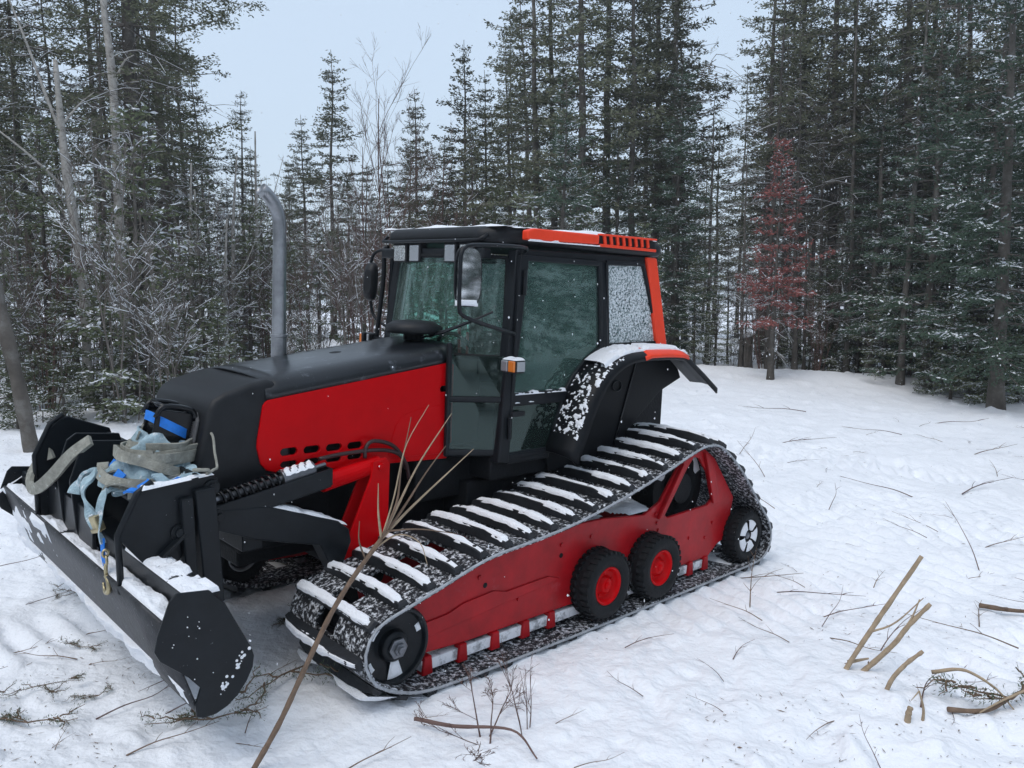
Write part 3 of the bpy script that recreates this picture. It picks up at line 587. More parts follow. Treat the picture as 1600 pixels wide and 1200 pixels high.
for s, tname in ((1, 'near'), (-1, 'far')):
    yc = s * .82
    belts = MB()
    for y0, y1 in ((.50, .735), (.895, 1.14)):
        b = belt_mesh(min(s * y0, s * y1), max(s * y0, s * y1)); belts._add(b.v, b.f)
    # bridges across the window strip between the two belts, one on each side of every cleat
    for k in range(NC):
        p, d, n = at_len((k + .08) * LEN / NC); c = p - n * .012
        belts.box((c[0], yc, c[1]), (.055, .17, .018), (0, -math.atan2(d[1], d[0]), 0))
    belt = belts.build('track_belt', M['belt'], TR)
    lip = MB()
    for i in range(0, len(LOOP), 2): pass
    pts = [(LOOP[i][0] - LN[i][0] * .010, s * 1.142, LOOP[i][1] - LN[i][1] * .010) for i in range(0, len(LOOP), 2)]
    lip.tube(pts, .0075, 6, closed=True); lip.build('belt_edge', mat('bare_belt_edge', (.34, .36, .39), .6, var=.3, vscale=20), belt, smooth=True)
    V = []; 
    for k in range(NC):
        p, d, n = at_len((k + .05) * LEN / NC)
        o = link('cleat', cleat_me, None, belt)
        X = Vector((d[0], 0, d[1])); Zv = Vector((n[0], 0, n[1])); Y = Zv.cross(X)
        o.matrix_local = Matrix(((X.x, Y.x, Zv.x, p[0]), (X.y, Y.y, Zv.y, yc), (X.z, Y.z, Zv.z, p[1]), (0, 0, 0, 1)))
        if n[1] > -.45 and p[1] > .14:
            # snow lying on this cleat and drifted against it
            nu, nv = 56, 9; u0 = -.31 + .02 * noise(np.array([k * 1.7]), np.array([s * 2.]), 0, 1)[0] ** 2; us = np.linspace(u0, .305, nu); ht = np.interp(us, [a for a, b in finp][1:-1], [b for a, b in finp][1:-1])
            w1 = fbm(us * 16 + k * 3.1, us * 0 + k, 0, 5 + k, 4); w2 = fbm(us * 18 + k * 1.3, us * 0 + k * 2, 0, 55 + k, 4); cov = np.clip(1.0 + 1.2 * fbm(us * 5 + k * 5.7, us * 0 + k, 0, 95, 2), .35, 1)
            rows = []
            for j in range(nv):
                c_ = j / (nv - 1) * 2 - 1; row = []
                for i, u_ in enumerate(us):
                    e = min(1, min(i, nu - 1 - i) / 2.) ** .6 * cov[i]
                    wl = (.027 + .007 * w1[i]) if c_ > 0 else (.023 + .008 * w2[i]); top = (.008 + .006 * (w1[i] * .6 + .4)) * (1 - abs(c_) ** 6)
                    q = p + d * (-c_ * wl * max(.55, e)) + n * (ht[i] + top * max(.3, e) - .010 * abs(c_) ** 8 + .0018 * math.sin(47 * u_ + 9 * c_ + k))
                    row.append((q[0], yc + u_, q[1]))
                rows.append(row)
            sm = MB(); sm.grid(rows); so = sm.build('snow', M['snow'], belt, smooth=True); so['kind'] = 'stuff'
    # side frame plate
    outer = [(1.36, .40), (1.30, .155), (1.0, .135), (-1.20, .125), (-1.30, .19), (-1.42, .22), (-1.475, .50), (-1.20, .81), (-1.06, .895), (-.94, .895), (-.80, .83), (-.60, .60), (-.44, .545), (-.05, .59), (.25, .60), (.70, .565), (1.10, .52)]
    hole = [(-.875, .775), (-.665, .505), (-.69, .485), (-1.15, .495), (-1.20, .53), (-1.12, .72), (-1.01, .835), (-.95, .845)]
    m = MB(); m.prism(outer, s * 1.0, s * 1.022, 'y', [hole]); fr = m.build('track_frame', M['track_red'], TR, bevel=.006)
    m = MB(); m.prism(outer, s * .60, s * .615, 'y', [hole]); m.build('inner_frame_plate', M['track_red'], fr)
    m = MB(); m.beam((1.1, s * .82, .28), (-1.2, s * .82, .28), .34, .10); m.build('frame_beam', M['dark'], fr)
    m = MB(); m.prism([(-.565, .50), (-.60, .50), (-.83, .81), (-.80, .83)], s * 1.022, s * 1.05, 'y'); m.build('frame_brace', M['track_red'], fr, bevel=.005)
    m = MB(); m.prism([(-1.19, .50), (-1.26, .50), (-1.16, .78), (-1.10, .84), (-1.05, .87)], s * 1.022, s * 1.045, 'y'); m.build('frame_brace', M['track_red'], fr, bevel=.005)
    m = MB(); m.prism([(1.34, .30), (1.10, .315), (1.0, .345), (.80, .36), (.72, .335), (.40, .345), (.30, .31), (1.32, .22)], s * 1.022, s * 1.030, 'y'); m.build('welded_patch', M['track_red'], fr, bevel=.003)
    for (x, z) in ((1.22, .27), (.9, .45), (.30, .50), (.05, .50), (-.58, .47), (-.56, .53), (-.60, .42), (-1.14, .27), (-1.22, .36), (.62, .27), (-1.22, .52), (-.95, .30)):
        m = MB(); m.lathe((x, s * 1.022, z), (0, s, 0), [(.012, 0), (.012, .008), (0, .009)], 6); m.build('bolt', M['track_red'], fr)
    for (x, z) in ((.30, .44), (.86, .40)): m = MB(); m.lathe((x, s * 1.0225, z), (0, s, 0), [(.014, 0), (.014, .0015), (0, .0015)], 14); m.build('frame_hole', M['dark'], fr)
    # slide blocks under the frame
    for k, x in enumerate((1.22, 1.0, .78, .56, .36, -.98, -1.16)):
        m = MB(); m.prism([(x - .032, .04), (x + .032, .04), (x + .022, .135), (x - .022, .135)], s * .985, s * 1.035, 'y'); m.build('slide_block', M['track_red'], fr, bevel=.006)
    m = MB(); m.beam((1.25, s * .995, .085), (-1.2, s * .995, .085), .05, .055); m.build('slide_rail', mat('snowy_slide_rail', (.30, .31, .33), .5, var=.2, col2=SNOWC, lo=.40, hi=.52, nscale=12), fr)
    # drive sprocket inside the rear of the track
    sp = empty('drive_sprocket'); sp.parent = TR; sp.location = (-.95, yc, .62)
    m = MB(); m.lathe((0, -.09, 0), (0, 1, 0), [(.20, 0), (.275, 0), (.275, .18), (.20, .18), (.18, .14), (.10, .14), (.10, .22), (0, .22)], 36); m.build('rim', M['rubber'], sp, smooth=False)
    m = MB()
    for k in range(16):
        a = 2 * math.pi * k / 16; m.box((.285 * math.cos(a), 0, .285 * math.sin(a)), (.045, .09, .035), (0, -a, 0))
    m.build('tooth', M['dark'], sp, bevel=.006)
    q = MB(); ra = []
    for a in np.linspace(R(20), R(160), 24):
        n_ = .02 * math.sin(a * 9); ra.append([(r_ * math.cos(a), s * (.095 + .004 * math.sin(5 * a + r_ * 40)), r_ * math.sin(a)) for r_ in np.linspace(.205 + n_, .262, 5)])
    q.grid(ra); so = q.build('snow', M['snow'], sp, smooth=True); so['kind'] = 'stuff'
    # front idler: dished black disc
    fi = empty('front_idler'); fi.parent = TR; fi.location = (1.455, yc, .272)
    for yy in (-.23, .23):
        m = MB(); m.lathe((0, yy - s * .06, 0), (0, s, 0), [(.10, 0), (.178, 0), (.186, .012), (.186, .10), (.178, .112), (.165, .112), (.158, .085), (.075, .070), (.07, .10), (.055, .112), (0, .112)], 40); m.build('disc', M['black'], fi, smooth=False, bevel=.004)
    m = MB(); m.lathe((0, s * .285, 0), (0, s, 0), [(.05, 0), (.05, .012), (.03, .014), (.03, .028), (.018, .028), (.018, .04), (0, .04)], 6); m.tube([(0, -.3, 0), (0, .3, 0)], .03, 12)
    m.build('axle_hub', M['steel'], fi, bevel=.002)
    for a0, a1, r0, r1 in ((R(-110), R(-78), .07, .155), (R(25), R(50), .12, .157), (R(-40), R(-20), .13, .158), (R(150), R(166), .13, .157)):
        if s < 0: break
        q = MB(); q.grid([[(r_ * math.cos(a), s * (.262 - .003 + (.006 if r0 < r_ < r1 and a0 < a < a1 else -.002)), r_ * math.sin(a)) for r_ in np.linspace(r0 - (.0), r1, 6)] for a in np.linspace(a0, a1, 8)])
        so = q.build('snow', M['snow'], fi, smooth=True); so['kind'] = 'stuff'
    # carrying wheels
    if s > 0:
        wheel('road_wheel', (.02, 1.085, .235), 1, .195, .15, 'rubber', 'red'); wheel('road_wheel', (-.485, 1.085, .232), 1, .195, .15, 'rubber', 'red')
    else:
        wheel('road_wheel', (.02, -.555, .235), 1, .195, .12, 'rubber', 'red'); wheel('road_wheel', (-.485, -.555, .232), 1, .195, .12, 'rubber', 'red'); wheel('road_wheel', (1.42, -.555, .24), 1, .16, .10, 'rubber', 'white_lens')
    rw = wheel('rear_idler', (-1.555, s * 1.06, .225), s, .182, .13, 'rubber', 'rubber', rimr=.66)
    q = MB(); rr = .182 * .66
    for k in range(5):
        a0 = 2 * math.pi * k / 5 + .2; a1 = a0 + 2 * math.pi / 5 - .28
        P = [[(r_ * math.cos(a), s * (.062 if .42 * rr < r_ < .95 * rr else .05), r_ * math.sin(a)) for r_ in (.38 * rr, .44 * rr, .6 * rr, .8 * rr, .93 * rr, .98 * rr)] for a in np.linspace(a0, a1, 8)]
        q.grid(P)
    so = q.build('snow', M['snow'], rw, smooth=True); so['kind'] = 'stuff'
    # snow lying inside the track on the bottom run
    snow_quad('snow', [(1.2, s * .62, .012), (-1.75, s * .62, .012), (-1.75, s * 1.10, .012), (1.2, s * 1.10, .012)], 120, 26, .05, -.05, 31 + s, fr, 3.5)
    snow_quad('snow', [(.55, s * .70, .575), (-.55, s * .70, .60), (-.55, s * 1.01, .565), (.55, s * 1.01, .57)], 60, 20, .04, .3, 41 + s, fr, 5)
# snow packed under the front of the near track
snow_quad('snow', [(1.62, .50, .10), (1.30, .50, -.01), (1.30, 1.12, -.01), (1.62, 1.12, .10)], 24, 40, .05, .45, 51, TR, 5, off=(1, 0, -.3))
# red uprights that carry the front linkage, and the lift cylinder
for y in (.50, .40, -.40, -.50):
    m = MB(); m.prism([(1.20, .985), (1.12, .995), (1.095, .96), (1.10, .60), (1.18, .48), (1.40, .40), (1.385, .50), (1.21, .90)], y - .008, y + .008, 'y'); up = m.build('linkage_upright', M['red'], TR, bevel=.004)
    m = MB(); m.lathe((1.15, y + .008, .95), (0, 1 if y > 0 else -1, 0), [(.02, 0), (.02, .014), (0, .016)], 12); m.build('pin', M['red'], up)
for y in (.45, -.45):
    m = MB(); m.tube([(1.13, y, .955), (1.47, y, .895)], .047, 18); m.build('lift_cylinder', M['red'], TR, smooth=False, bevel=.004)
m = MB(); m.tube(smooth_path([(1.48, .45, 1.02), (1.35, .45, 1.03), (1.15, .46, 1.03), (1.02, .46, 1.0), (.95, .45, .93), (.92, .44, .84)], 30), .011, 8); m.build('hydraulic_hose', M['hose'], TR, smooth=True)
m = MB(); m.tube(smooth_path([(1.22, .46, .995), (1.215, .46, 1.05), (1.17, .46, 1.08), (1.06, .46, 1.05), (.98, .45, .98), (.94, .44, .90)], 30), .011, 8); m.build('hydraulic_hose', M['hose'], TR, smooth=True)
# ------------------------------------------------------------------ the blade carried on the front linkage
BL = empty('front_blade', TMAT, 'black steel front blade with end plates carried raised on the tractor nose', 'blade')
ey = 1.09
prof_b = [(2.345, .27), (2.37, .33), (2.405, .43), (2.445, .55), (2.475, .655)]
m = MB(); m.grid([[(x, y, z) for x, z in prof_b] for y in np.linspace(-1.33, ey, 8)]); mb = m.build('mouldboard', mat('scraped_steel_sheet', (.035, .037, .042), .5, .3, var=.4, vscale=14, bump=.25, bscale=50, col2=(.5, .52, .56), lo=.63, hi=.72, nscale=40), BL, smooth=True, solid=.014)
m = MB(); m.beam((2.425, -1.33, .635), (2.425, ey, .635), .085, .02); m.build('ledge', M['black'], BL, bevel=.003)
m = MB(); m.beam((2.325, -1.33, .665), (2.325, ey, .665), .12, .13); m.build('back_beam', M['black'], BL, bevel=.008)
m = MB(); m.beam((2.39, -1.30, .61), (2.39, ey, .61), .012, .05); m.build('rib_rail', M['black'], BL)
endp = [(2.455, .735), (2.43, .76), (2.31, .745), (2.25, .68), (2.145, .475), (2.135, .44), (2.14, .395), (2.165, .345), (2.20, .30), (2.24, .27), (2.285, .253), (2.335, .252), (2.36, .265), (2.365, .31), (2.345, .375), (2.39, .43), (2.49, .52), (2.51, .56), (2.50, .61)]
for y0 in (ey, -1.35):
    m = MB(); m.prism(endp, y0, y0 + .014, 'y'); m.build('end_plate', M['black'], BL, bevel=.004)
for s in (1, -1):
    dz = 0 if s > 0 else .10
    m = MB(); m.prism([(2.40, 1.015), (2.37, 1.035), (2.10, 1.06), (2.07, 1.04), (2.09, .86), (2.20, .78), (2.24, .70), (2.36, .70), (2.47, .84), (2.475, .88)] if s > 0 else [(2.47, 1.0), (2.44, 1.06), (2.36, 1.14), (2.32, 1.15), (2.12, 1.07), (2.09, .98), (2.12, .62), (2.48, .62)], s * .61, s * .63, 'y'); pl = m.build('side_plate', M['black'], BL, bevel=.005)
    m = MB(); m.tube([(2.465, s * .62, .62), (2.475, s * .62, .86 + dz), (2.40, s * .62, 1.02 + dz), (2.34, s * .62, 1.06 + dz)], .014, 8); m.build('edge_bar', M['black'], pl, smooth=True)
    m = MB(); m.beam((2.14, s * .645, 1.01), (2.10, s * .645, .50), .05, .085, (1, 0, 0)); m.beam((2.215, s * .64, .98), (2.19, s * .64, .52), .05, .05, (1, 0, 0)); m.build('upright', M['black'], BL, bevel=.006)
    for (x, z) in ((2.10, 1.005), (2.24, .835)): m = MB(); m.lathe((x, s * .63, z), (0, s, 0), [(.034, 0), (.034, .01), (.02, .012), (.02, .028), (0, .03)], 14); m.build('pivot_pin', M['black'], BL)
    m = MB(); m.beam((2.32, s * .645, .745), (2.22, s * .645, .83), .014, .05, (0, 1, 0)); m.build('lock_lever', M['black'], BL, bevel=.004)
for y in (-.34, -.12):
    m = MB(); m.prism([(2.45, .93), (2.40, 1.08), (2.36, 1.11), (2.16, 1.09), (2.13, .98), (2.14, .58), (2.40, .58), (2.43, .70)], y - .008, y + .008, 'y'); m.build('rib_plate', M['black'], BL, bevel=.004)
m = MB(); m.beam((2.41, -.61, .72), (2.41, .10, .72), .02, .20); m.build('front_panel', M['black'], BL, bevel=.004)
m = MB(); m.beam((2.13, -.61, .84), (2.13, .61, .84), .02, .42); m.build('back_panel', M['black'], BL, bevel=.004)
m = MB(); m.tube([(2.30, -.61, .92), (2.30, .61, .92)], .03, 10); m.build('cross_tube', M['black'], BL, smooth=True)
# spring-loaded linkage arms
for s in (1, -1):
    y = s * .49; yo_ = s * .535
    ch = MB()
    a = np.array((2.04, y, .845)); b = np.array((1.46, y, .945))
    ch.beam(a + (0, s * .045, 0), b + (0, s * .045, 0), .012, .085); ch.beam(a - (0, s * .045, 0), b - (0, s * .045, 0), .012, .085); ch.beam(a - (0, 0, .045), b - (0, 0, .045), .10, .012); ch.beam(b + (0, -s * .05, 0), b + (0, s * .05, 0), .012, .085)
    arm_ = ch.build('spring_arm', M['black'], BL, bevel=.004)
    t = unit(b - a); up_ = unit(np.cross(t, (0, 1, 0))); up_ = up_ if up_[2] > 0 else -up_; sd = np.cross(t, up_)
    st_ = a + t * .05 + up_ * .055; L = .30; P = []
    for k in range(9 * 16 + 1):
        q = 2 * math.pi * k / 16; P.append(st_ + t * (L * k / (9 * 16)) + up_ * .034 * math.cos(q) + sd * .034 * math.sin(q))
    m = MB(); m.tube(P, .0085, 6); m.build('coil_spring', M['black_gloss'], BL, smooth=True)
    m = MB(); m.tube([st_ - t * .03, st_ + t * (L + .02)], .016, 10); m.tube([st_ + t * L, st_ + t * (L + .17)], .04, 18); m.tube([st_ + t * (L + .17), st_ + t * (L + .24)], .012, 8); m.build('spring_rod', M['steel'], BL, bevel=.004)
    c = st_ + t * L
    rows = [[tuple(c + t * (.01 + .15 * i / 14) + up_ * ((.042 + .006 * math.sin(i * 1.7 + j)) * math.cos(w_)) + sd * (.042 * math.sin(w_))) for j, w_ in enumerate(np.linspace(-1.15, 1.15, 9))] for i in range(15)]
    m = MB(); m.grid(rows); so = m.build('snow', M['snow'], BL, smooth=True); so['kind'] = 'stuff'
    m = MB(); m.lathe((2.03, yo_ + s * .0, .845), (0, s, 0), [(.03, 0), (.03, .012), (.015, .014), (.015, .03), (0, .03)], 12); m.build('pivot_pin', M['black'], BL)
    m = MB(); m.prism([(2.03, .87), (1.80, .855), (1.42, .715), (1.36, .665), (1.345, .60), (1.40, .47), (1.425, .45), (1.45, .47), (1.52, .61), (1.85, .70), (2.04, .78)], y - s * .055, y + s * .055, 'y'); lo_ = m.build('lower_arm', M['black'], BL, bevel=.008)
    m = MB(); m.lathe((1.42, y + s * .055, .48), (0, s, 0), [(.03, 0), (.03, .02), (0, .022)], 12); m.build('arm_pin', M['black'], BL)
    snow_quad('snow', [(1.82, y - .052, .862), (1.37, y - .052, .69), (1.37, y + .052, .69), (1.82, y + .052, .862)], 50, 12, .022, .6, 60 + s, BL, 9)
m = MB(); m.beam((1.85, -.5, .72), (1.85, .5, .72), .10, .16); m.beam((1.55, -.5, .66), (1.55, .5, .66), .08, .08); m.build('cross_beam', M['black'], BL, bevel=.006)
# snow on the blade
snow_quad('snow', [(2.385, .42, .733), (2.265, .42, .733), (2.265, ey, .733), (2.385, ey, .733)], 30, 150, .017, .34, 71, BL, 15)
snow_quad('snow', [(2.47, -1.30, .652), (2.385, -1.30, .647), (2.385, ey, .647), (2.47, ey, .652)], 16, 260, .03, .30, 72, BL, 8)
snow_quad('snow', [(2.352, -1.33, .275), (2.39, -1.33, .36), (2.39, ey - .01, .36), (2.352, ey - .01, .275)], 20, 300, .03, .12, 73, BL, 6, off=(1, 0, -.25))
snow_quad('snow', [(2.375, -1.33, .34), (2.478, -1.33, .655), (2.478, -.45, .655), (2.375, -.45, .34)], 44, 120, .03, .06, 74, BL, 8, off=(1, 0, -.1))
for s in (1,): snow_quad('snow', [(2.385, .60, 1.036), (2.09, .60, 1.064), (2.09, .64, 1.064), (2.385, .64, 1.036)], 50, 8, .014, .35, 75, BL, 14)
snow_quad('snow', [(2.50, -1.36, .615), (2.31, -1.36, .75), (2.31, -1.33, .75), (2.50, -1.33, .615)], 30, 6, .02, .4, 76, BL, 10)
m = MB(); rs = random.Random(5); 
for k in range(40):
    x, z, y = rs.uniform(2.15, 2.46), rs.uniform(.30, .72), ey + .0155
    if k < 26: x = 2.15 + .12 * rs.random() + .0; z = .34 + (2.27 - x) * 1.3 + rs.uniform(-.02, .02)
    r_ = rs.uniform(.002, .007) * (1.2 if k < 26 else .55); m.lathe((x, y - .002, z), (0, 1, 0), [(r_, 0), (r_ * .7, .004), (0, .006)], 6)
so = m.build('snow', M['snow'], BL); so['kind'] = 'stuff'
# upright stop post on the nose of the blade frame (the slings are wound round it)
PO = np.array((2.175, .225, .995)); PD = unit((-.20, .03, 1.)); 
m = MB(); u = unit(np.cross(PD, (0, 1, 0))); v = np.cross(PD, u)
def post(a, h): return PO + PD * h + u * a[0] + v * a[1]
rect_ = [(-.085, -.06), (.085, -.06), (.085, .06), (-.085, .06)]
for off in (-.06, .06): m.beam(PO + v * off, PO + v * off + PD * .30, .014, .17, u)
m.beam(PO + u * .07, PO + u * .07 + PD * .29, .014, .11, u); m.beam(PO - PD * .05, PO + PD * .28, .108, .15, u)
m.build('stop_post', M['black_gloss'], BL, bevel=.005)
m = MB(); m.tube(smooth_path([post((-.09, -.075), .26), post((-.06, -.075), .315), post((.06, -.075), .315), post((.09, -.075), .27)], 16), .012, 8); m.tube(smooth_path([post((-.09, .075), .26), post((-.06, .075), .315), post((.06, .075), .315), post((.09, .075), .27)], 16), .012, 8)
m.tube([post((.06, -.08), .312), post((.06, .08), .312)], .014, 8); m.tube([post((-.06, -.08), .312), post((-.06, .08), .312)], .014, 8); m.build('post_handle', M['black_gloss'], BL, smooth=True)
# ------------------------------------------------------------------ lifting slings, strap, hook
def sling(name, mat_, label, cat, build):
    e = empty(name, TMAT, label, cat); build(e); return e
def ring(h, a, b, tilt, n=60, seed=0, amp=.008, turns=1.0, ph=0, drop=0):
    P = []
    for k in range(n):
        q = 2 * math.pi * turns * k / (n - 1) + ph; w = amp * math.sin(3 * q + seed) + amp * .6 * math.sin(7 * q + 2 * seed)
        P.append(PO + PD * (h + tilt * math.cos(q) + drop * k / n) + u * (a + w) * math.cos(q) + v * (b + w) * math.sin(q))
    return P
def f_grey(e):
    m = MB(); m.strap(ring(.085, .170, .152, .03, 140, 1, .007, 2.6, .4, .035), .040, .008, lambda i, p: p - (PO + PD * np.dot(p - PO, PD)), None); m.build('sling_turns', M['sling_grey'], e, smooth=False)
    for hh, ra, rb, tl, ph, kk in ((.11, .160, .145, .05, .2, 3), (.04, .195, .175, -.04, 1.4, 4), (-.02, .225, .205, .03, 2.2, 5), (.14, .135, .12, .03, .9, 6), (-.05, .235, .215, -.02, .5, 4)):
        m = MB(); m.strap(ring(hh, ra, rb, tl, 70, kk, .012, 1.05, ph, .012), .046, .010, lambda i, p: p - (PO + PD * np.dot(p - PO, PD)), lambda t, kk=kk: .35 * math.sin(9 * t + kk)); m.build('sling_turns', M['sling_grey' if kk != 5 else 'sling_pale'], e)
    m = MB(); m.strap(ring(.015, .205, .185, .05, 80, 2, .012, 1.4, 1.2, -.02), .045, .009, lambda i, p: p - (PO + PD * np.dot(p - PO, PD))); m.build('sling_turns', M['sling_grey'], e)
    m = MB(); m.strap(smooth_path([PO + PD * .10 + u * .13, PO + PD * .19 - v * -.11 + u * .02, PO + PD * .20 + v * .09 - u * .06, PO + PD * .16 - u * .12], 24), .04, .008, lambda i, p: p - (PO + PD * np.dot(p - PO, PD))); m.build('sling_turns', M['sling_grey'], e)
    m = MB(); P = smooth_path([(2.02, .30, 1.18), (2.0, .40, 1.19), (2.02, .48, 1.12), (2.04, .55, 1.07), (2.08, .61, 1.075), (2.12, .63, 1.065)], 26); m.tube(P, .006, 8); m.tube(smooth_path([(2.10, .60, 1.068), (2.13, .66, 1.09), (2.17, .62, 1.085), (2.13, .58, 1.075), (2.10, .60, 1.068)], 20), .008, 6); m.build('sling_tail', M['sling_grey'], e, smooth=True)
sling('wound_sling', None, 'worn grey lifting sling wound round the black post on the blade frame', 'sling', f_grey)
def f_pale(e):
    rp = np.random.RandomState(3)
    for k in range(13):
        c = np.array((2.26 + rp.uniform(-.08, .09), .20 + rp.uniform(-.15, .22), .965 + rp.uniform(-.05, .05))); a, b = rp.uniform(.06, .13), rp.uniform(.04, .08); t1 = rp.uniform(-.6, .6)
        P = [c + (a * math.cos(q) * math.cos(t1) + .02 * math.sin(2 * q), b * math.sin(q) + a * math.cos(q) * math.sin(t1) * .6, .03 * math.sin(q * 2 + k) + .03 * math.cos(q)) for q in np.linspace(0, rp.uniform(4, 6.2), 36)]
        m = MB(); m.strap(P, rp.uniform(.035, .05), .008, (rp.uniform(-.3, .3) + .5, .2, 1), lambda t, k=k: .8 * math.sin(6 * t + k)); m.build('sling_fold', M['sling_pale'] if k % 3 else M['sling_grey'], e)
    m = MB(); m.strap(smooth_path([(2.20, .18, 1.17), (2.24, .14, 1.09), (2.31, .10, .99), (2.37, .08, .93)], 20), .13, .012, (1, .2, .5), lambda t: .2 * math.sin(5 * t)); m.build('sling_fold', M['sling_pale'], e)
    for k in range(9):
        c = np.array((2.20 + rp.uniform(-.06, .08), .36 + rp.uniform(-.12, .14), 1.0 + rp.uniform(-.05, .03))); a, b = rp.uniform(.07, .12), rp.uniform(.05, .09); t1 = rp.uniform(-.5, .5)
        P = [c + (a * math.cos(q) * math.cos(t1), b * math.sin(q) + a * math.cos(q) * math.sin(t1) * .6, .025 * math.sin(q * 2 + k)) for q in np.linspace(0, rp.uniform(4, 6.2), 36)]
        m = MB(); m.strap(P, rp.uniform(.035, .05), .009, (rp.uniform(-.2, .2) + .6, .4, .8), lambda t, k=k: .7 * math.sin(6 * t + k)); m.build('sling_fold', M[('sling_pale', 'sling_grey', 'sling_pale', 'sling_blue')[k % 4]], e)
    m = MB(); m.strap(smooth_path([(2.40, .07, 1.0), (2.45, .14, .97), (2.48, .20, .93), (2.47, .26, .86), (2.45, .30, .80)], 30), .05, .012, (1, .3, .2), lambda t: .7 * math.sin(9 * t)); m.build('sling_tail', M['sling_pale'], e)
    m = MB(); m.strap(smooth_path([(2.30, -.05, .96), (2.38, -.02, .985), (2.44, .0, .96), (2.47, .02, .90)], 24), .055, .014, (.6, 0, 1), lambda t: .6 * math.sin(8 * t)); m.build('sling_tail', M['sling_pale'], e)
def f_wrap(e):
    rows = []
    for i, h in enumerate(np.linspace(.17, -.075, 16)):
        row = []
        for k in range(49):
            q = 2 * math.pi * k / 48; r = .105 + .115 * (i / 15) ** 1.2 + .012 * math.sin(7 * q + i * .5) + .008 * math.sin(13 * q - i * .7) + .006 * math.sin(3 * q + i)
            row.append(tuple(PO + PD * (h + .015 * math.sin(5 * q + i * .4) - .02 * math.cos(q)) + u * r * math.cos(q) + v * r * .92 * math.sin(q)))
        rows.append(row)
    m = MB(); m.grid(rows); m.build('cloth', M['sling_pale'], e, smooth=True, solid=.006)
sling('wrapped_sling', None, 'wide pale blue sling wrapped like a skirt round the black post', 'sling', f_wrap)
sling('crumpled_sling', None, 'crumpled pale blue lifting slings heaped at the foot of the black post', 'sling', f_pale)
def f_blue(e):
    m = MB(); m.strap(ring(.225, .098, .085, -.035, 60, 0, .002, 1.0, 0), .042, .006, lambda i, p: p - (PO + PD * np.dot(p - PO, PD))); m.build('band', M['sling_blue'], e)
    m = MB(); m.strap(smooth_path([PO + PD * .20 + u * .10, PO + PD * .14 + u * .115 + v * -.03, PO + PD * .06 + u * .12, PO + PD * .0 + u * .13 + v * .04], 16), .04, .005, lambda i, p: p - (PO + PD * np.dot(p - PO, PD))); m.build('band_tail', M['sling_blue'], e)
    for q in ((2.34, .22, 1.0), (2.32, .10, 1.02), (2.28, .40, .985)):
        m = MB(); q = np.array(q); m.strap(smooth_path([q, q + (.03, .05, .03), q + (.02, .11, .015)], 10), .045, .006, (1, .1, .8)); m.build('band_tail', M['sling_blue'], e)
sling('ratchet_strap', None, 'bright blue webbing strap tied round the top of the black post', 'strap', f_blue)
def f_slack(e):
    m = MB(); m.strap(smooth_path([(2.36, -.10, 1.115), (2.43, -.16, 1.04), (2.48, -.28, .925), (2.51, -.42, .84), (2.51, -.56, .815), (2.49, -.64, .86), (2.44, -.65, .93), (2.40, -.60, .97)], 50), .055, .018, (1, .2, .3), lambda t: .5 * math.sin(4 * t)); m.build('webbing', M['sling_grey'], e)
sling('slack_sling', None, 'slack loop of beige webbing hanging between the steel plates', 'sling', f_slack)
def f_hook(e):
    m = MB(); m.strap(smooth_path([(2.44, .36, .99), (2.475, .40, .92), (2.485, .42, .84), (2.475, .44, .78)], 20), .03, .006, (1, .2, 0), lambda t: 1.2 * math.sin(5 * t)); m.build('webbing', M['sling_pale'], e)
    m = MB(); m.strap(smooth_path([(2.475, .43, .80), (2.48, .45, .74), (2.475, .46, .69)], 12), .028, .005, (1, .2, 0)); m.build('webbing', M['sling_blue'], e)
    m = MB(); m.box((2.485, .40, .86), (.035, .045, .07), (.3, .2, .3)); m.box((2.49, .405, .83), (.02, .06, .02), (.3, .2, .3)); m.build('ratchet', M['brass'], e, bevel=.006)
    m = MB(); c = np.array((2.475, .465, .60))
    H = [c + (0, 0, .10), c + (0, 0, .07), c + (0, .004, .05)] + [c + (.0, .036 * math.sin(q), .014 + .036 * math.cos(q)) for q in np.linspace(.1, 4.6, 16)]
    m.tube(H, [.008] * 3 + [.010] * 12 + [.008, .006, .005, .004], 8); m.tube([c + (0, .016 * math.cos(q), .115 + .020 * math.sin(q)) for q in np.linspace(0, 2 * math.pi, 14, endpoint=False)], .006, 6, closed=True)
    m.tube([c + (.012 * math.cos(q), 0, .145 + .016 * math.sin(q)) for q in np.linspace(0, 2 * math.pi, 14, endpoint=False)], .005, 6, closed=True); m.build('hook', M['brass'], e, smooth=True)
sling('strap_hook', None, 'brass coloured steel hook hanging on a blue strap in front of the blade', 'hook', f_hook)
HAZE = .0016
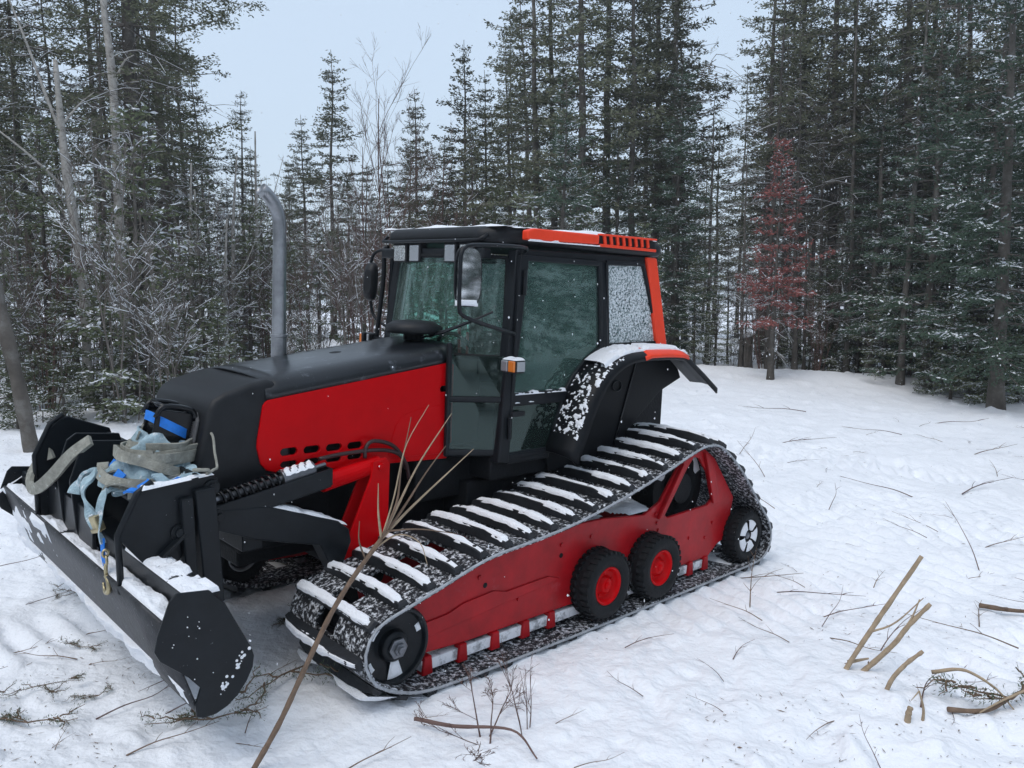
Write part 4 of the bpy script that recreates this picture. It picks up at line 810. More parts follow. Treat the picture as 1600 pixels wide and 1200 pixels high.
# ------------------------------------------------------------------ forest
def tree_mat(name, col, var=.3, rough=.8, rnd=.35, col2=None):
    m = mat(name, col, rough, var=var, vscale=3, spec=.2, **({'col2': col2, 'lo': .5, 'hi': .7, 'nscale': 5} if col2 else {}))
    nt = m.node_tree; b = nt.nodes['Principled BSDF']; src = b.inputs['Base Color'].links[0].from_socket
    oi = nt.nodes.new('ShaderNodeObjectInfo'); mr = nt.nodes.new('ShaderNodeMapRange'); mr.inputs[3].default_value = 1 - rnd; mr.inputs[4].default_value = 1 + rnd
    hs = nt.nodes.new('ShaderNodeHueSaturation'); nt.links.new(oi.outputs['Random'], mr.inputs[0]); nt.links.new(mr.outputs[0], hs.inputs['Value']); nt.links.new(src, hs.inputs['Color']); nt.links.new(hs.outputs[0], b.inputs['Base Color'])
    return m
M['needle'] = tree_mat('spruce_needles', (.105, .112, .074)); M['needle2'] = tree_mat('fir_needles', (.066, .100, .070), rnd=.25); M['needle3'] = tree_mat('young_fir_needles', (.115, .135, .078), rnd=.25); M['needle_red'] = tree_mat('dead_red_needles', (.29, .105, .095), rnd=.1)
M['tsnow'] = mat('bough_snow', (.80, .83, .87), .7, spec=.2)
M['bark'] = tree_mat('grey_bark', (.095, .086, .076), .45, .9, .3, (.17, .165, .155)); M['twig'] = tree_mat('dead_twig', (.15, .135, .122), .3, .9, .25)
M['birch'] = mat('pale_dead_bark', (.34, .325, .30), .85, var=.25, vscale=12, col2=(.14, .12, .105), lo=.52, hi=.66, nscale=14, bump=.4, bscale=30)
M['redtwig'] = tree_mat('reddish_twig', (.135, .088, .078), .25, .8, .2)
M['wood'] = mat('fresh_torn_wood', (.36, .275, .185), .8, var=.25, vscale=18, bump=.4, bscale=60); M['stem'] = mat('brown_stem', (.16, .105, .07), .7, var=.35, vscale=15, bump=.3, bscale=80)
def blades(C, D, L, Wd, rng, flat=.5):
    """diamond faces at C along D; normals roughly up with scatter"""
    n = len(C); N = np.stack([rng.randn(n) * flat, rng.randn(n) * flat, np.ones(n)], 1); D = D / (np.linalg.norm(D, axis=1)[:, None] + 1e-9)
    S = np.cross(D, N); S /= np.linalg.norm(S, axis=1)[:, None] + 1e-9
    V = np.stack([C - D * L[:, None] * .5, C + S * Wd[:, None] * .5 + D * (L * .05)[:, None], C + D * L[:, None] * .5, C - S * Wd[:, None] * .5 + D * (L * .05)[:, None]], 1)
    return V.reshape(-1, 3)
def tubes_np(paths, radii, n=3):
    """many small tubes: paths list of (k,3)"""
    VV = []; FF = []; b = 0
    ang = 2 * np.pi * np.arange(n) / n; ca, sa = np.cos(ang), np.sin(ang)
    for P, r in zip(paths, radii):
        P = np.asarray(P, float); k = len(P); T, U, V = frames(P); r = np.asarray(r)
        VV.append((P[:, None] + r[:, None, None] * (U[:, None] * ca[None, :, None] + V[:, None] * sa[None, :, None])).reshape(-1, 3))
        I = b + np.arange(k * n).reshape(k, n); J = np.roll(I, -1, 1); FF.append(np.stack([I[:-1], J[:-1], J[1:], I[1:]], -1).reshape(-1, 4)); b += k * n
    return np.vstack(VV), np.vstack(FF)
def spruce(seed, h, base, rad, dens=1.0, snow=.3, dead=1.0, needle='needle', droop=.25, tr=.10, shape=.8, taper_top=.12, blade=1.0, tw=1.0, sns=1.0):
    """returns meshes (trunk, crown, dead_branches)"""
    rng = np.random.RandomState(seed); k = 16
    zz = np.linspace(0, h, k); wob = np.cumsum(rng.randn(k, 2) * .018 * h / 10, 0); axis = np.stack([wob[:, 0], wob[:, 1], zz], 1)
    tv, tf = tubes_np([axis], [tr * (1 - .93 * (zz / h)) * (1 + .35 * np.exp(-zz / .25))], 9)
    trunk = raw_mesh('trunk', tv, tf, smooth=True); trunk.materials.append(M['bark'])
    paths = []; rads = []; CC = []; DD = []; LL = []; WW = []; SC_ = []; SD = []; SL = []; SW = []
    z = base * h
    while z < h - .05:
        t = (z - base * h) / (h - base * h); R0 = rad * (max(0, 1 - t) ** shape) * (.75 + .25 * min(1, t * 6)) + taper_top
        nb = rng.randint(4, 8) if dens >= 1 else rng.randint(3, 6)
        if rng.rand() < .10: nb = 2
        c0 = np.array([np.interp(z, zz, axis[:, 0]), np.interp(z, zz, axis[:, 1]), z]); ph = rng.rand() * 6.28; wd = rng.uniform(.8, 1.15)
        for b in range(nb):
            a = ph + b * 6.283 / nb + rng.randn() * .3
            L = R0 * wd * rng.uniform(.5, 1.1) * (1 + .40 * float(noise(np.array([math.cos(a) * 1.6 + 5]), np.array([math.sin(a) * 1.6 + z * .55]), z * .35, seed)[0])) * (1.0 if rng.rand() > .08 else 1.18); L = max(.12, L)
            d = np.array([math.cos(a), math.sin(a), 0]); s = np.linspace(0, 1, 6); up = (.45 - .75 * (1 - t)) * .5 + rng.randn() * .10
            dz = L * (up * s - droop * s ** 1.5 * (1 - .6 * t) + .24 * s ** 3); P = c0 + d * (L * s)[:, None] + np.stack([0 * s, 0 * s, dz], 1) + np.cumsum(rng.randn(6, 3) * .02 * L, 0) * s[:, None]
            paths.append(P); rads.append(np.linspace(.010 + .005 * L, .003, 6))
            nt2 = max(4, int(L * 18 * tw * dens)); st = rng.uniform(.12 if t < .6 else .0, 1, nt2) ** .8; sgn = rng.choice([-1, 1], nt2); side = np.array([-d[1], d[0], 0])
            B = np.stack([np.interp(st, s, P[:, q]) for q in range(3)], 1); tl = (.15 + .36 * L * (1.05 - st)) * rng.uniform(.45, 1.1, nt2); tl = np.minimum(tl, .55); tl = np.where(st > .92, .16, tl)
            fw = rng.uniform(.30, .95, nt2); TD = d * fw[:, None] + side * (sgn * np.sqrt(1 - np.minimum(fw, .98) ** 2))[:, None] + np.stack([0 * st, 0 * st, rng.randn(nt2) * .20 - .16 + .32 * t], 1)
            TD /= np.linalg.norm(TD, axis=1)[:, None]
            nbld = np.maximum(3, (tl / (.040 * blade)).astype(int)); idx = np.repeat(np.arange(nt2), nbld); q = rng.rand(len(idx))
            C = B[idx] + TD[idx] * (q * tl[idx])[:, None]; jit = rng.randn(len(idx), 3) * .55; D = TD[idx] + jit
            CC.append(C + rng.randn(len(idx), 3) * np.array([.018, .018, .03])); DD.append(D); LL.append(rng.uniform(.065, .125, len(idx)) * blade); WW.append(rng.uniform(.022, .042, len(idx)) * blade)
            tws = rng.rand(nt2) < snow * (.35 + .75 * st) * (1.6 if rng.rand() < .6 else .3); ms = tws[idx] & (rng.rand(len(idx)) < .62)
            if ms.any():
                SC_.append(C[ms] + np.array([0, 0, .022])); SD.append(TD[idx][ms] + rng.randn(ms.sum(), 3) * np.array([.35, .35, .12])); SL.append(rng.uniform(.05, .10, ms.sum()) * blade * sns); SW.append(rng.uniform(.020, .042, ms.sum()) * blade * sns)
        z += rng.uniform(.17, .42) * (1.25 - .45 * t) / max(.6, dens) * (h / 10) ** .3
    V1 = blades(np.vstack(CC), np.vstack(DD), np.concatenate(LL), np.concatenate(WW), rng, 2.5); n1 = len(V1)
    V = [V1]; mi = [np.zeros(n1 // 4, int)]
    if SC_:
        V2 = blades(np.vstack(SC_), np.vstack(SD), np.concatenate(SL), np.concatenate(SW), rng, .45); V.append(V2); mi.append(np.ones(len(V2) // 4, int))
    Vb = np.vstack(V); F = np.arange(len(Vb)).reshape(-1, 4)
    bv, bf = tubes_np(paths, rads, 3); F = np.vstack([F, bf + len(Vb)]); mi.append(np.full(len(bf), 2))
    crown = raw_mesh('crown', np.vstack([Vb, bv]), F, np.concatenate(mi)); [crown.materials.append(M[q]) for q in (needle, 'tsnow', 'twig')]
    dm = None
    if dead > 0:
        paths = []; rads = []; sn = []
        z = .12 * h
        while z < (base + .12) * h:
            for b in range(rng.randint(1, 4)):
                a = rng.rand() * 6.28; L = rng.uniform(.25, 1.0) * rad * .62 * dead; c0 = np.array([np.interp(z, zz, axis[:, 0]), np.interp(z, zz, axis[:, 1]), z]); d = np.array([math.cos(a), math.sin(a), rng.uniform(-.35, .25)]); s = np.linspace(0, 1, 4)
                P = c0 + d * (L * s)[:, None] - np.array([0, 0, 1]) * (.2 * L * s ** 2)[:, None] + rng.randn(4, 3) * .03 * L * s[:, None]; paths.append(P); rads.append(np.linspace(.010, .003, 4))
                for w in range(int(3 + L * 5)):
                    f = rng.uniform(.25, 1); p = c0 + (P[-1] - c0) * f; d2 = d * .7 + rng.randn(3) * .6; l2 = rng.uniform(.1, .45) * L; Q = np.stack([p, p + d2 * l2 * .5, p + d2 * l2 + (0, 0, -.1 * l2)]); paths.append(Q); rads.append(np.array([.0045, .0035, .0018]))
                    if rng.rand() < snow * .8: sn.append(Q + (0, 0, .008))
                if rng.rand() < snow: sn.append(P + (0, 0, .012))
            z += rng.uniform(.10, .26)
        v, f = tubes_np(paths, rads, 3); mi = np.zeros(len(f), int)
        if sn:
            v2, f2 = tubes_np(sn, [np.full(len(q), .0034) for q in sn], 3); f = np.vstack([f, f2 + len(v)]); v = np.vstack([v, v2]); mi = np.r_[mi, np.ones(len(f2), int)]
        dm = raw_mesh('dead_branches', v, f, mi); dm.materials.append(M['twig']); dm.materials.append(M['tsnow'])
    return trunk, crown, dm
def bare(seed, h, stems, spread, matn='redtwig', snow=.2, r0=.012, lev=3, fork=5):
    """leafless shrub or sapling"""
    rng = np.random.RandomState(seed); paths = []; rads = []; sn = []
    def grow(p, d, L, r, l):
        k = 5; s = np.linspace(0, 1, k); bend = rng.randn(3) * .12; bend[2] = abs(bend[2]) * .6
        P = p + d * (L * s)[:, None] + bend * (L * s ** 2)[:, None] + rng.randn(k, 3) * .012 * L * s[:, None]; paths.append(P); rads.append(np.linspace(r, max(.0016, r * .35), k))
        if rng.rand() < snow and abs(d[2]) < .75: sn.append(P + (0, 0, r + .003))
        if l > 0:
            for f in range(fork if l > 1 else fork - 1):
                q = rng.uniform(.25, .97); i = min(k - 2, int(q * (k - 1))); pp = P[i] + (P[i + 1] - P[i]) * (q * (k - 1) - i)
                nd = unit(P[i + 1] - P[i]) + rng.randn(3) * .42; nd[2] += .12; nd = unit(nd); grow(pp, nd, L * rng.uniform(.3, .55) * (1.15 - .5 * q), max(.0022, r * (1 - .65 * q) * .6), l - 1)
    for s_ in range(stems):
        a = rng.rand() * 6.28; e = rng.uniform(.0, spread); grow(np.array([math.cos(a) * .06 * stems ** .5 * rng.rand(), math.sin(a) * .06 * stems ** .5 * rng.rand(), -.05]), unit((math.cos(a) * e, math.sin(a) * e, 1)), h * rng.uniform(.6, 1.0), r0 * rng.uniform(.7, 1.1), lev)
    v, f = tubes_np(paths, rads, 3); mi = np.zeros(len(f), int)
    if sn: v2, f2 = tubes_np(sn, [np.full(len(q), .0034) for q in sn], 3); f = np.vstack([f, f2 + len(v)]); v = np.vstack([v, v2]); mi = np.r_[mi, np.ones(len(f2), int)]
    me = raw_mesh('branches', v, f, mi); me.materials.append(M[matn]); me.materials.append(M['tsnow']); return me
# kinds
TALL = [spruce(11, 13, .34, 1.55, 1.0, .07, 1.0, tr=.13), spruce(12, 14, .42, 1.35, .9, .06, 1.1, tr=.12), spruce(13, 12, .28, 1.7, 1.05, .10, 1.0, tr=.13)]
BUSHY = [spruce(21, 8, .07, 1.75, 1.15, .36, .5, 'needle2', .20, .11, blade=.8, sns=1.6), spruce(22, 9.5, .10, 1.9, 1.15, .32, .5, 'needle2', .26, .12, blade=.75, sns=1.6)]
NEAR = [spruce(13, 12, .28, 2.0, 1.1, .08, 1.0, tr=.13, blade=.62, tw=1.15), spruce(15, 9, .28, 1.4, 1.05, .10, 1.0, tr=.10, blade=.65, tw=1.1)]
YOUNG = [spruce(31, 3.8, .05, 1.05, 1.1, .62, .3, 'needle3', .15, .05, blade=.85, sns=1.5), spruce(32, 5.2, .10, 1.15, 1.0, .55, .6, 'needle3', .22, .06, blade=.9, sns=1.4), spruce(33, 3.0, .06, .95, 1.0, .7, .3, 'needle3', .12, .045, blade=.8, sns=1.5)]
POLE = [spruce(41, 11, .58, .95, .75, .10, 1.5, tr=.085), spruce(42, 10, .52, 1.05, .7, .16, 1.7, tr=.075), spruce(43, 9, .62, .85, .7, .16, 1.8, tr=.065)]
CONE = [spruce(51, 9, .26, 1.75, 1.1, .06, 1.0, tr=.10, shape=.9), spruce(52, 7.8, .20, 1.55, 1.15, .06, .8, tr=.09, shape=.9)]
REDT = spruce(61, 5.6, .26, .95, 1.2, .6, 1.2, 'needle_red', .12, .075, blade=.8)
SNAG = [spruce(71, 8, .985, .8, .6, .25, 2.2, tr=.07), spruce(72, 6.5, .98, .8, .6, .35, 2.4, tr=.055)]
def plant(kind, x, y, sc=1., rot=0., label=None, group=None, name='spruce_tree', lean=(0, 0), sz=1.):
    tr_, cr_, dd_ = kind
    e = bpy.data.objects.new(name, None); COL.objects.link(e); e.empty_display_size = .3
    e.location = (x, y, gz(x, y) - .06); e.rotation_euler = (lean[0] + rg.gauss(0, .018), lean[1] + rg.gauss(0, .018), rot); e.scale = (sc, sc, sc * sz); tag(e, label, 'tree', group)
    for nm, me in (('trunk', tr_), ('crown', cr_), ('dead_branches', dd_)):
        if me is not None:
            o = bpy.data.objects.new(nm, me); COL.objects.link(o); o.parent = e
            if nm == 'dead_branches': o['kind'] = 'stuff'
    return e
def at(px, D): return (px - 800) / 1255 * D, D
rg = random.Random(77)
LOOK = ('full crowned', 'high crowned', 'broad crowned')
def size_word(h): return 'knee high' if h < 1.8 else 'waist high' if h < 2.5 else 'tall' if h > 3.7 else 'man high' if h > 3.1 else 'shoulder high'
def put(kind, px, D, h, h0, label, group=None, name='spruce_tree', rot=None, **k):
    x, y = at(px, D); return plant(kind, x, y, h / h0, rg.uniform(0, 6.28) if rot is None else rot, label, group, name, **k)
H_T = (13, 14, 12); H_B = (8, 9.5); H_Y = (3.8, 5.2, 3.0); H_P = (11, 10, 9); H_C = (9, 7.8)
# singular trees
put(NEAR[0], 222, 13.2, 14.2, 12, 'broad dark spruce with a pale dead birch standing in front of its trunk', rot=1.0)
put(REDT, 1206, 17.6, 5.3, 5.6, 'dead fir with rusty red needles between dark spruces', name='dead_fir_tree', rot=.6)
put(CONE[0], 522, 25.5, 8.9, 9, 'slender cone shaped spruce standing alone against the sky', rot=.3)
put(BUSHY[1], 1560, 15.2, 10.5, 9.5, 'large bushy dark green fir at the edge of the clearing', name='fir_tree', rot=2.)
# stands: look-alikes share a label
g = 'tall dark spruces behind the cab roof'; lb = 'tall dark spruce in the dense stand rising behind the cab roof'
for i, (px, D, h) in enumerate(((838, 21.5, 13), (872, 23, 14.5), (905, 20.5, 14), (948, 22.5, 15), (985, 21, 13.2), (1022, 24, 15), (1050, 21.5, 14), (1072, 24.5, 12.0), (800, 25, 9.3))):
    put(TALL[i % 3], px, D, h, H_T[i % 3], LOOK[i % 3] + ' ' + lb, g)
g = 'tall spruces in the wood right of the clearing'; lb = 'tall spruce in the dark wood behind the red dead fir'
for i, (px, D, h) in enumerate(((1192, 22.5, 13.5), (1245, 23, 14), (1292, 21.5, 15), (1345, 22.5, 14), (1400, 20.5, 14.5), (1455, 22, 15), (1505, 20, 14), (1590, 20.5, 15), (1640, 18, 14), (1700, 17, 13), (1225, 28, 14), (1320, 27, 15), (1430, 27, 15), (1560, 26, 15))):
    put(TALL[(i + 1) % 3], px, D, h, H_T[(i + 1) % 3], LOOK[(i + 1) % 3] + ' ' + lb, g)
g = 'bushy snow dusted firs at the wood edge'; lb = 'bushy fir with snow dusted boughs reaching low at the wood edge'
for i, (px, D, h) in enumerate(((1450, 17.6, 8.2), (1360, 19.2, 7.8), (1635, 16.6, 9), (1050, 20.5, 7.6), (880, 18.5, 6.6), (960, 19.5, 5.8), (1510, 18.8, 8.5))):
    put(BUSHY[i % 2], px, D, h, H_B[i % 2], lb, g, name='fir_tree')
g = 'thin bare stemmed spruces in the right wood'; lb = 'thin grey spruce trunk bare below, standing at the snowy edge of the right wood'
for i, (px, D) in enumerate(((1412, 17.7), (1200, 19.3), (1240, 19.8), (1275, 21), (1318, 19.6), (1338, 20.6), (1385, 19.5), (1398, 21.4), (1480, 18.2), (1528, 17.2), (1592, 19.4), (1140, 22.4), (1115, 22), (1352, 23.5), (1300, 25), (1228, 24.5), (1180, 25.5), (1440, 21), (1550, 20.5), (1380, 25.5), (1265, 27), (1465, 24.5), (1515, 24), (1085, 26), (1160, 29))):
    put(POLE[i % 3], px + rg.uniform(-6, 6), D, rg.uniform(8.5, 12) if not 1080 < px < 1165 else rg.uniform(4.5, 6), H_P[i % 3], lb, g)
g = 'dead twiggy poles in the right wood'; lb = 'dead leafless pole with grey twigs inside the right wood'
for i, (px, D) in enumerate(((1150, 20.5), (1225, 21.8), (1262, 20.2), (1305, 20.4), (1360, 21.5), (1425, 19.4), (1100, 20.8), (1190, 22.3), (1500, 19.2), (1575, 18.6), (1330, 24), (1285, 23))):
    put(SNAG[i % 2], px + rg.uniform(-8, 8), D, rg.uniform(5, 8.5), (8, 6.5)[i % 2], lb, g, name='dead_pole')
g = 'spruces standing against the pale sky'; lb = 'cone shaped spruce in the thin wood behind the exhaust and cab'
for i, (px, D, h) in enumerate(((482, 26.5, 7.2), (570, 27, 5.8), (655, 24, 7.6), (726, 25.5, 9.3), (762, 26, 8.6), (690, 29, 7.3), (610, 30, 6.6), (455, 30, 6.4), (545, 31, 6.2), (400, 27, 6.2), (440, 24, 4.4), (745, 22, 6.2), (640, 27, 6.6), (590, 24, 4.4))):
    put(CONE[i % 2], px, D, h, H_C[i % 2], ('tall ' if h > 7 else 'short ' if h < 5 else 'mid height ') + lb, g)
g = 'spruces of the left wood'; lb = 'dark spruce with drooping boughs in the crowded left wood'
for i, (px, D, h) in enumerate(((62, 13.8, 8.0), (15, 16.5, 9.5), (268, 15.5, 11), (165, 18.5, 11), (310, 17.5, 8.2), (-40, 13, 11), (382, 16.5, 5.6), (340, 21, 7.5), (230, 20, 11.5), (-90, 16, 12), (290, 23, 9.0))):
    k = (NEAR[0], 12) if D < 17 and i % 2 else (NEAR[1], 9) if D < 17 else (TALL[i % 3], H_T[i % 3]); put(k[0], px, D, h, k[1], lb, g)
g = 'thin bare poles of the left wood'; lb = 'thin grey pole with dead twigs in the left wood'
for i, (px, D) in enumerate(((30, 12.2), (85, 12.5), (165, 12.8), (250, 13.5), (300, 14.2), (352, 15), (415, 17), (470, 18.5), (120, 14), (205, 14.8), (330, 12.6), (10, 17), (275, 18.5), (440, 21), (500, 22), (375, 19.5), (540, 20), (60, 16), (-20, 11.6), (225, 11.7))):
    kk = SNAG[i % 2] if i % 3 else POLE[i % 3]; h0 = (8, 6.5)[i % 2] if i % 3 else H_P[i % 3]; D_ = D; hm = rg.uniform(2.6, 4.2) if px > 290 else rg.uniform(4.5, 8.0)
    put(kk, px, D_, hm, h0, lb, g, name='dead_pole')
g = 'small snow covered firs left of the tractor'; lb = 'small fir with snow laden boughs among the bare poles on the left'
for i, (px, D, h) in enumerate(((205, 10.6, 4.1), (70, 11.2, 4.0), (130, 12, 3.2), (8, 10.6, 2.8), (320, 12.4, 3.0), (268, 11.2, 2.2), (390, 14, 3.2), (455, 14.5, 2.6), (160, 10.2, 1.9), (95, 10.0, 1.6), (360, 17, 3.6), (500, 17, 2.9), (555, 18, 2.6), (45, 13.5, 4.4), (290, 15, 4.2), (20, 9.4, 1.5), (235, 13, 3.6), (420, 19, 3.6), (340, 11.0, 1.7))):
    put(YOUNG[i % 3], px, D, h, H_Y[i % 3], lb.replace('small', size_word(h)), g, name='young_fir')
g = 'snow covered firs behind the tractor'; lb = 'small snow covered fir standing low behind the cab and fender'
for i, (px, D, h) in enumerate(((1085, 19.3, 2.6), (700, 17.5, 3.2), (620, 18.5, 3.4), (1118, 20, 2.2), (815, 18.2, 4.0), (770, 20, 4.4), (1000, 18.4, 3.4), (920, 18, 3.6), (660, 20.5, 3.6), (1068, 22, 4.2))):
    put(YOUNG[(i + 1) % 3], px, D, h, H_Y[(i + 1) % 3], lb.replace('small', size_word(h)), g, name='young_fir')
g = 'snow dusted firs under the right wood'; lb = 'small fir with snow dusted flat boughs under the tall trees of the right wood'
for i, (px, D, h) in enumerate(((1490, 16.6, 2.2), (1560, 16.2, 3.0), (1445, 18.6, 3.2), (1380, 18.4, 2.4), (1290, 20.2, 3.0), (1240, 21.4, 3.4), (1600, 17.8, 3.6), (1340, 21.6, 4.2), (1165, 21.8, 3.0), (1520, 16.9, 2.8), (1455, 17.2, 2.0), (1415, 18.9, 3.4), (1340, 19.6, 2.3), (1300, 20.8, 2.1), (1265, 20.4, 2.6), (1595, 16.4, 2.2), (1535, 17.8, 3.8), (1215, 21, 2.2))):
    put(YOUNG[(i + 2) % 3], px, D, h, H_Y[(i + 2) % 3], lb.replace('small', size_word(h)), g, name='young_fir')
# far trees that close the view between the trunks
g = 'far spruces deep in the wood'; lb = 'far spruce deep in the wood, seen between nearer trunks'
rf = random.Random(9)
for i in range(54):
    px = -160 + 1960 * (i + rf.random()) / 54; D = rf.uniform(29, 46); h = rf.uniform(6.5, 8.5) * (D / 36) if 300 < px < 800 else rf.uniform(10, 14)
    if 300 < px < 800: h = min(h, 1.9 + (472 - rf.uniform(285, 380)) / 1255 * D)
    elif px < 300: h = min(h, 1.9 + rf.uniform(60, 190) / 1255 * D)
    k = (CONE[i % 2], H_C[i % 2]) if i % 2 else (POLE[i % 3], H_P[i % 3]); put(k[0], px, D, h, k[1], lb, g)
# leafless saplings and brush
SHR = [bare(81, 2.6, 6, .35, 'twig', .35), bare(82, 2.2, 8, .45, 'redtwig', .3), bare(83, 1.5, 9, .6, 'twig', .5, .008)]
SAP = [bare(91, 6.0, 2, .10, 'redtwig', .05, .024, 3, 6), bare(92, 5.0, 3, .2, 'redtwig', .08, .018, 3, 6)]
def brush(me, x, y, sc, label, group, name='leafless_shrub', cat='shrub', rot=None):
    o = bpy.data.objects.new(name, me); COL.objects.link(o); o.location = (x, y, gz(x, y)); o.rotation_euler = (0, 0, rg.uniform(0, 6.28) if rot is None else rot); o.scale = (sc,) * 3; return tag(o, label, cat, group)
x, y = at(617, 15.5); brush(SAP[0], x, y, 1.12, 'tall leafless sapling with upswept thin branches against the sky', None, 'leafless_sapling', 'sapling', .4)
g = 'reddish leafless saplings behind the hood'; lb = 'leafless reddish sapling clump behind the tractor hood and windshield'
for px, D, s_ in ((655, 16.5, .9), (580, 16, .95), (690, 18, 1.0), (540, 17, .75), (715, 16, .7), (560, 13.5, .6), (600, 13.2, .75), (480, 14.5, .62), (640, 13.5, .6)):
    x, y = at(px, D); brush(SAP[1] if D != 16 else SAP[0], x, y, s_, lb, g, 'leafless_sapling', 'sapling')
g = 'leafless brush in the left wood'; lb = 'grey leafless brush with snow on its twigs in the left wood'
for i in range(26):
    px = -30 + 600 * (i + rg.random()) / 26; D = rg.uniform(9.6, 16) + (2.5 if px > 330 else 0); x, y = at(px, D); brush(SHR[i % 3], x, y, rg.uniform(.8, 1.35), ('upright ', 'reddish stemmed ', 'low sprawling ')[i % 3] + lb.replace('grey ', ''), g)
g = 'leafless brush in the right wood'; lb = 'leafless brush with snowy twigs in front of the right wood trunks'
for i in range(22):
    px = 1075 + 560 * (i + rg.random()) / 22; D = 20.6 - (px - 1075) / 560 * 3.2 + rg.uniform(-.2, 2.6); x, y = at(px, D); brush(SHR[i % 3], x, y, rg.uniform(.6, 1.2), ('upright ', 'reddish stemmed ', 'low sprawling ')[i % 3] + lb, g)
# dead pale trunks and other singular pieces
def trunk_obj(name, pts, radii, matn, label, cat, limbs=(), n=12):
    q = MB(); P = smooth_path(pts, 26); q.tube(P, np.interp(np.linspace(0, 1, 26), np.linspace(0, 1, len(radii)), radii) * (1 + .08 * np.random.RandomState(4).randn(26)), n)
    e = empty(name, None, label, cat); o = q.build('trunk', M[matn], e, smooth=True)
    for L, r in limbs:
        q = MB(); q.tube(smooth_path(L, 14), np.linspace(r, r * .35, 14), 7); q.build('limb', M[matn], e, smooth=True)
    return e
def wpt(px, py, D):
    d = RWC @ np.array([px - 800, py - 600, 1255.]); return tuple(np.array([0, 0, CAM_H]) + d * D / d[1])
x0, y0 = -6.0, 11.2
trunk_obj('dead_birch', [(-5.95, 11.2, gz(-5.95, 11.2) - .1), (-5.93, 11.2, 1.9), (-5.98, 11.2, 2.7), (-6.08, 11.2, 3.7), (-6.12, 11.2, 4.35), (-6.15, 11.2, 5.15)], [.07, .066, .062, .058, .05, .026], 'birch', 'pale dead birch trunk snapped off at a fork', 'tree',
    [([(-6.09, 11.2, 4.1), (-6.25, 11.15, 4.6), (-6.45, 11.1, 5.3), (-6.7, 11.1, 6.0)], .026), ([(-6.06, 11.2, 3.4), (-6.5, 11.0, 3.9), (-7.1, 10.9, 4.4)], .022), ([(-6.1, 11.2, 4.3), (-5.9, 11.3, 4.6), (-5.7, 11.3, 4.75)], .018)])
trunk_obj('dead_birch', [(-5.75, 12, gz(-5.75, 12) - .1), (-5.78, 12, 2.6), (-5.77, 12, 4.0), (-5.78, 12, 5.2), (-5.86, 12, 6.2), (-5.95, 12, 7.4)], [.072, .068, .064, .06, .045, .024], 'birch', 'tall pale dead birch with forked top before the broad spruce', 'tree',
    [([(-5.86, 12, 5.9), (-5.80, 12, 6.6), (-5.75, 12, 7.4)], .04), ([(-5.78, 12, 5.0), (-5.60, 12, 5.35), (-5.45, 12, 5.45)], .022)])
trunk_obj('leaning_trunk', [(-5.02, 8.3, gz(-5.02, 8.3) - .1), (-5.12, 8.3, 1.0), (-5.30, 8.3, 2.0), (-5.45, 8.3, 2.9), (-5.9, 8.3, 4.6)], [.075, .07, .068, .062, .05], 'bark', 'smooth grey leaning trunk beside the far end of the blade', 'tree')
for k, (px, D, h, ln) in enumerate(((300, 12.6, 3.6, .1), (318, 13.3, 3.3, -.05), (362, 14, 3.9, .2), (405, 15.5, 4.6, .05), (350, 13, 2.8, .12))):
    x, y = at(px, D); b = gz(x, y); o = trunk_obj('dead_sapling', [(x, y, b - .1), (x + ln * .3, y, b + h * .35), (x + ln * .5, y, b + h * .7), (x + ln, y, b + h)], [.045, .04, .03, .012], 'birch', 'thin pale dead stem standing among the left wood brush', 'tree', [([(x + ln * .4, y, b + h * .6), (x + ln * .4 + .3, y, b + h * .72), (x + ln * .4 + .55, y, b + h * .9)], .012)], 8); o['group'] = 'thin pale dead stems'
# snow capped stump at the edge of the clearing
x, y = 6.03, 20.6; b = gz(x, y)
st = empty('tree_stump', None, 'grey broken stump with a snow cap at the back of the clearing', 'stump')
q = MB(); q.tube([(x, y, b - .1), (x, y, b + .2), (x + .02, y, b + .82)], [.17, .14, .135], 14); q.build('trunk', M['bark'], st, smooth=True)
q = MB(); q.lathe((x + .02, y, b + .80), (-.35, 0, 1), [(.13, 0), (.15, .03), (.12, .09), (.05, .12), (0, .125)], 14); o = q.build('snow', M['snow'], st, smooth=True); o['kind'] = 'stuff'

# the wood goes on round the clearing, out of frame, and shows in the glass and the mirror
g = 'spruces across the clearing'; lb = 'spruce of the wood across the clearing, opposite the tractor cab'
ra_ = random.Random(31)
for i in range(38):
    a = R(48 + 264 * (i + ra_.random()) / 38); rr_ = ra_.uniform(11, 17) + (3 if 90 < math.degrees(a) < 270 else 0); x, y = rr_ * math.sin(a), rr_ * math.cos(a)
    k = (BUSHY[i % 2], H_B[i % 2]); plant(k[0], x, y, ra_.uniform(8.5, 12.5) / k[1], ra_.uniform(0, 6.28), lb, g)
# light snow haze in the air between the trees
hz = MB(); hz.box((0, 15, 9.0), (150, 150, 24.0)); hm = bpy.data.materials.new('snow_haze'); hm.use_nodes = True; hn = hm.node_tree; hn.nodes.clear()
ho = hn.nodes.new('ShaderNodeOutputMaterial'); hv = hn.nodes.new('ShaderNodeVolumePrincipled'); hv.inputs['Color'].default_value = (.86, .91, .97, 1); hv.inputs['Density'].default_value = HAZE; hv.inputs['Anisotropy'].default_value = .2
hn.links.new(hv.outputs[0], ho.inputs['Volume']); tag(hz.build('haze', hm), 'thin pale snow haze hanging in the air of the clearing', 'haze', kind='stuff')
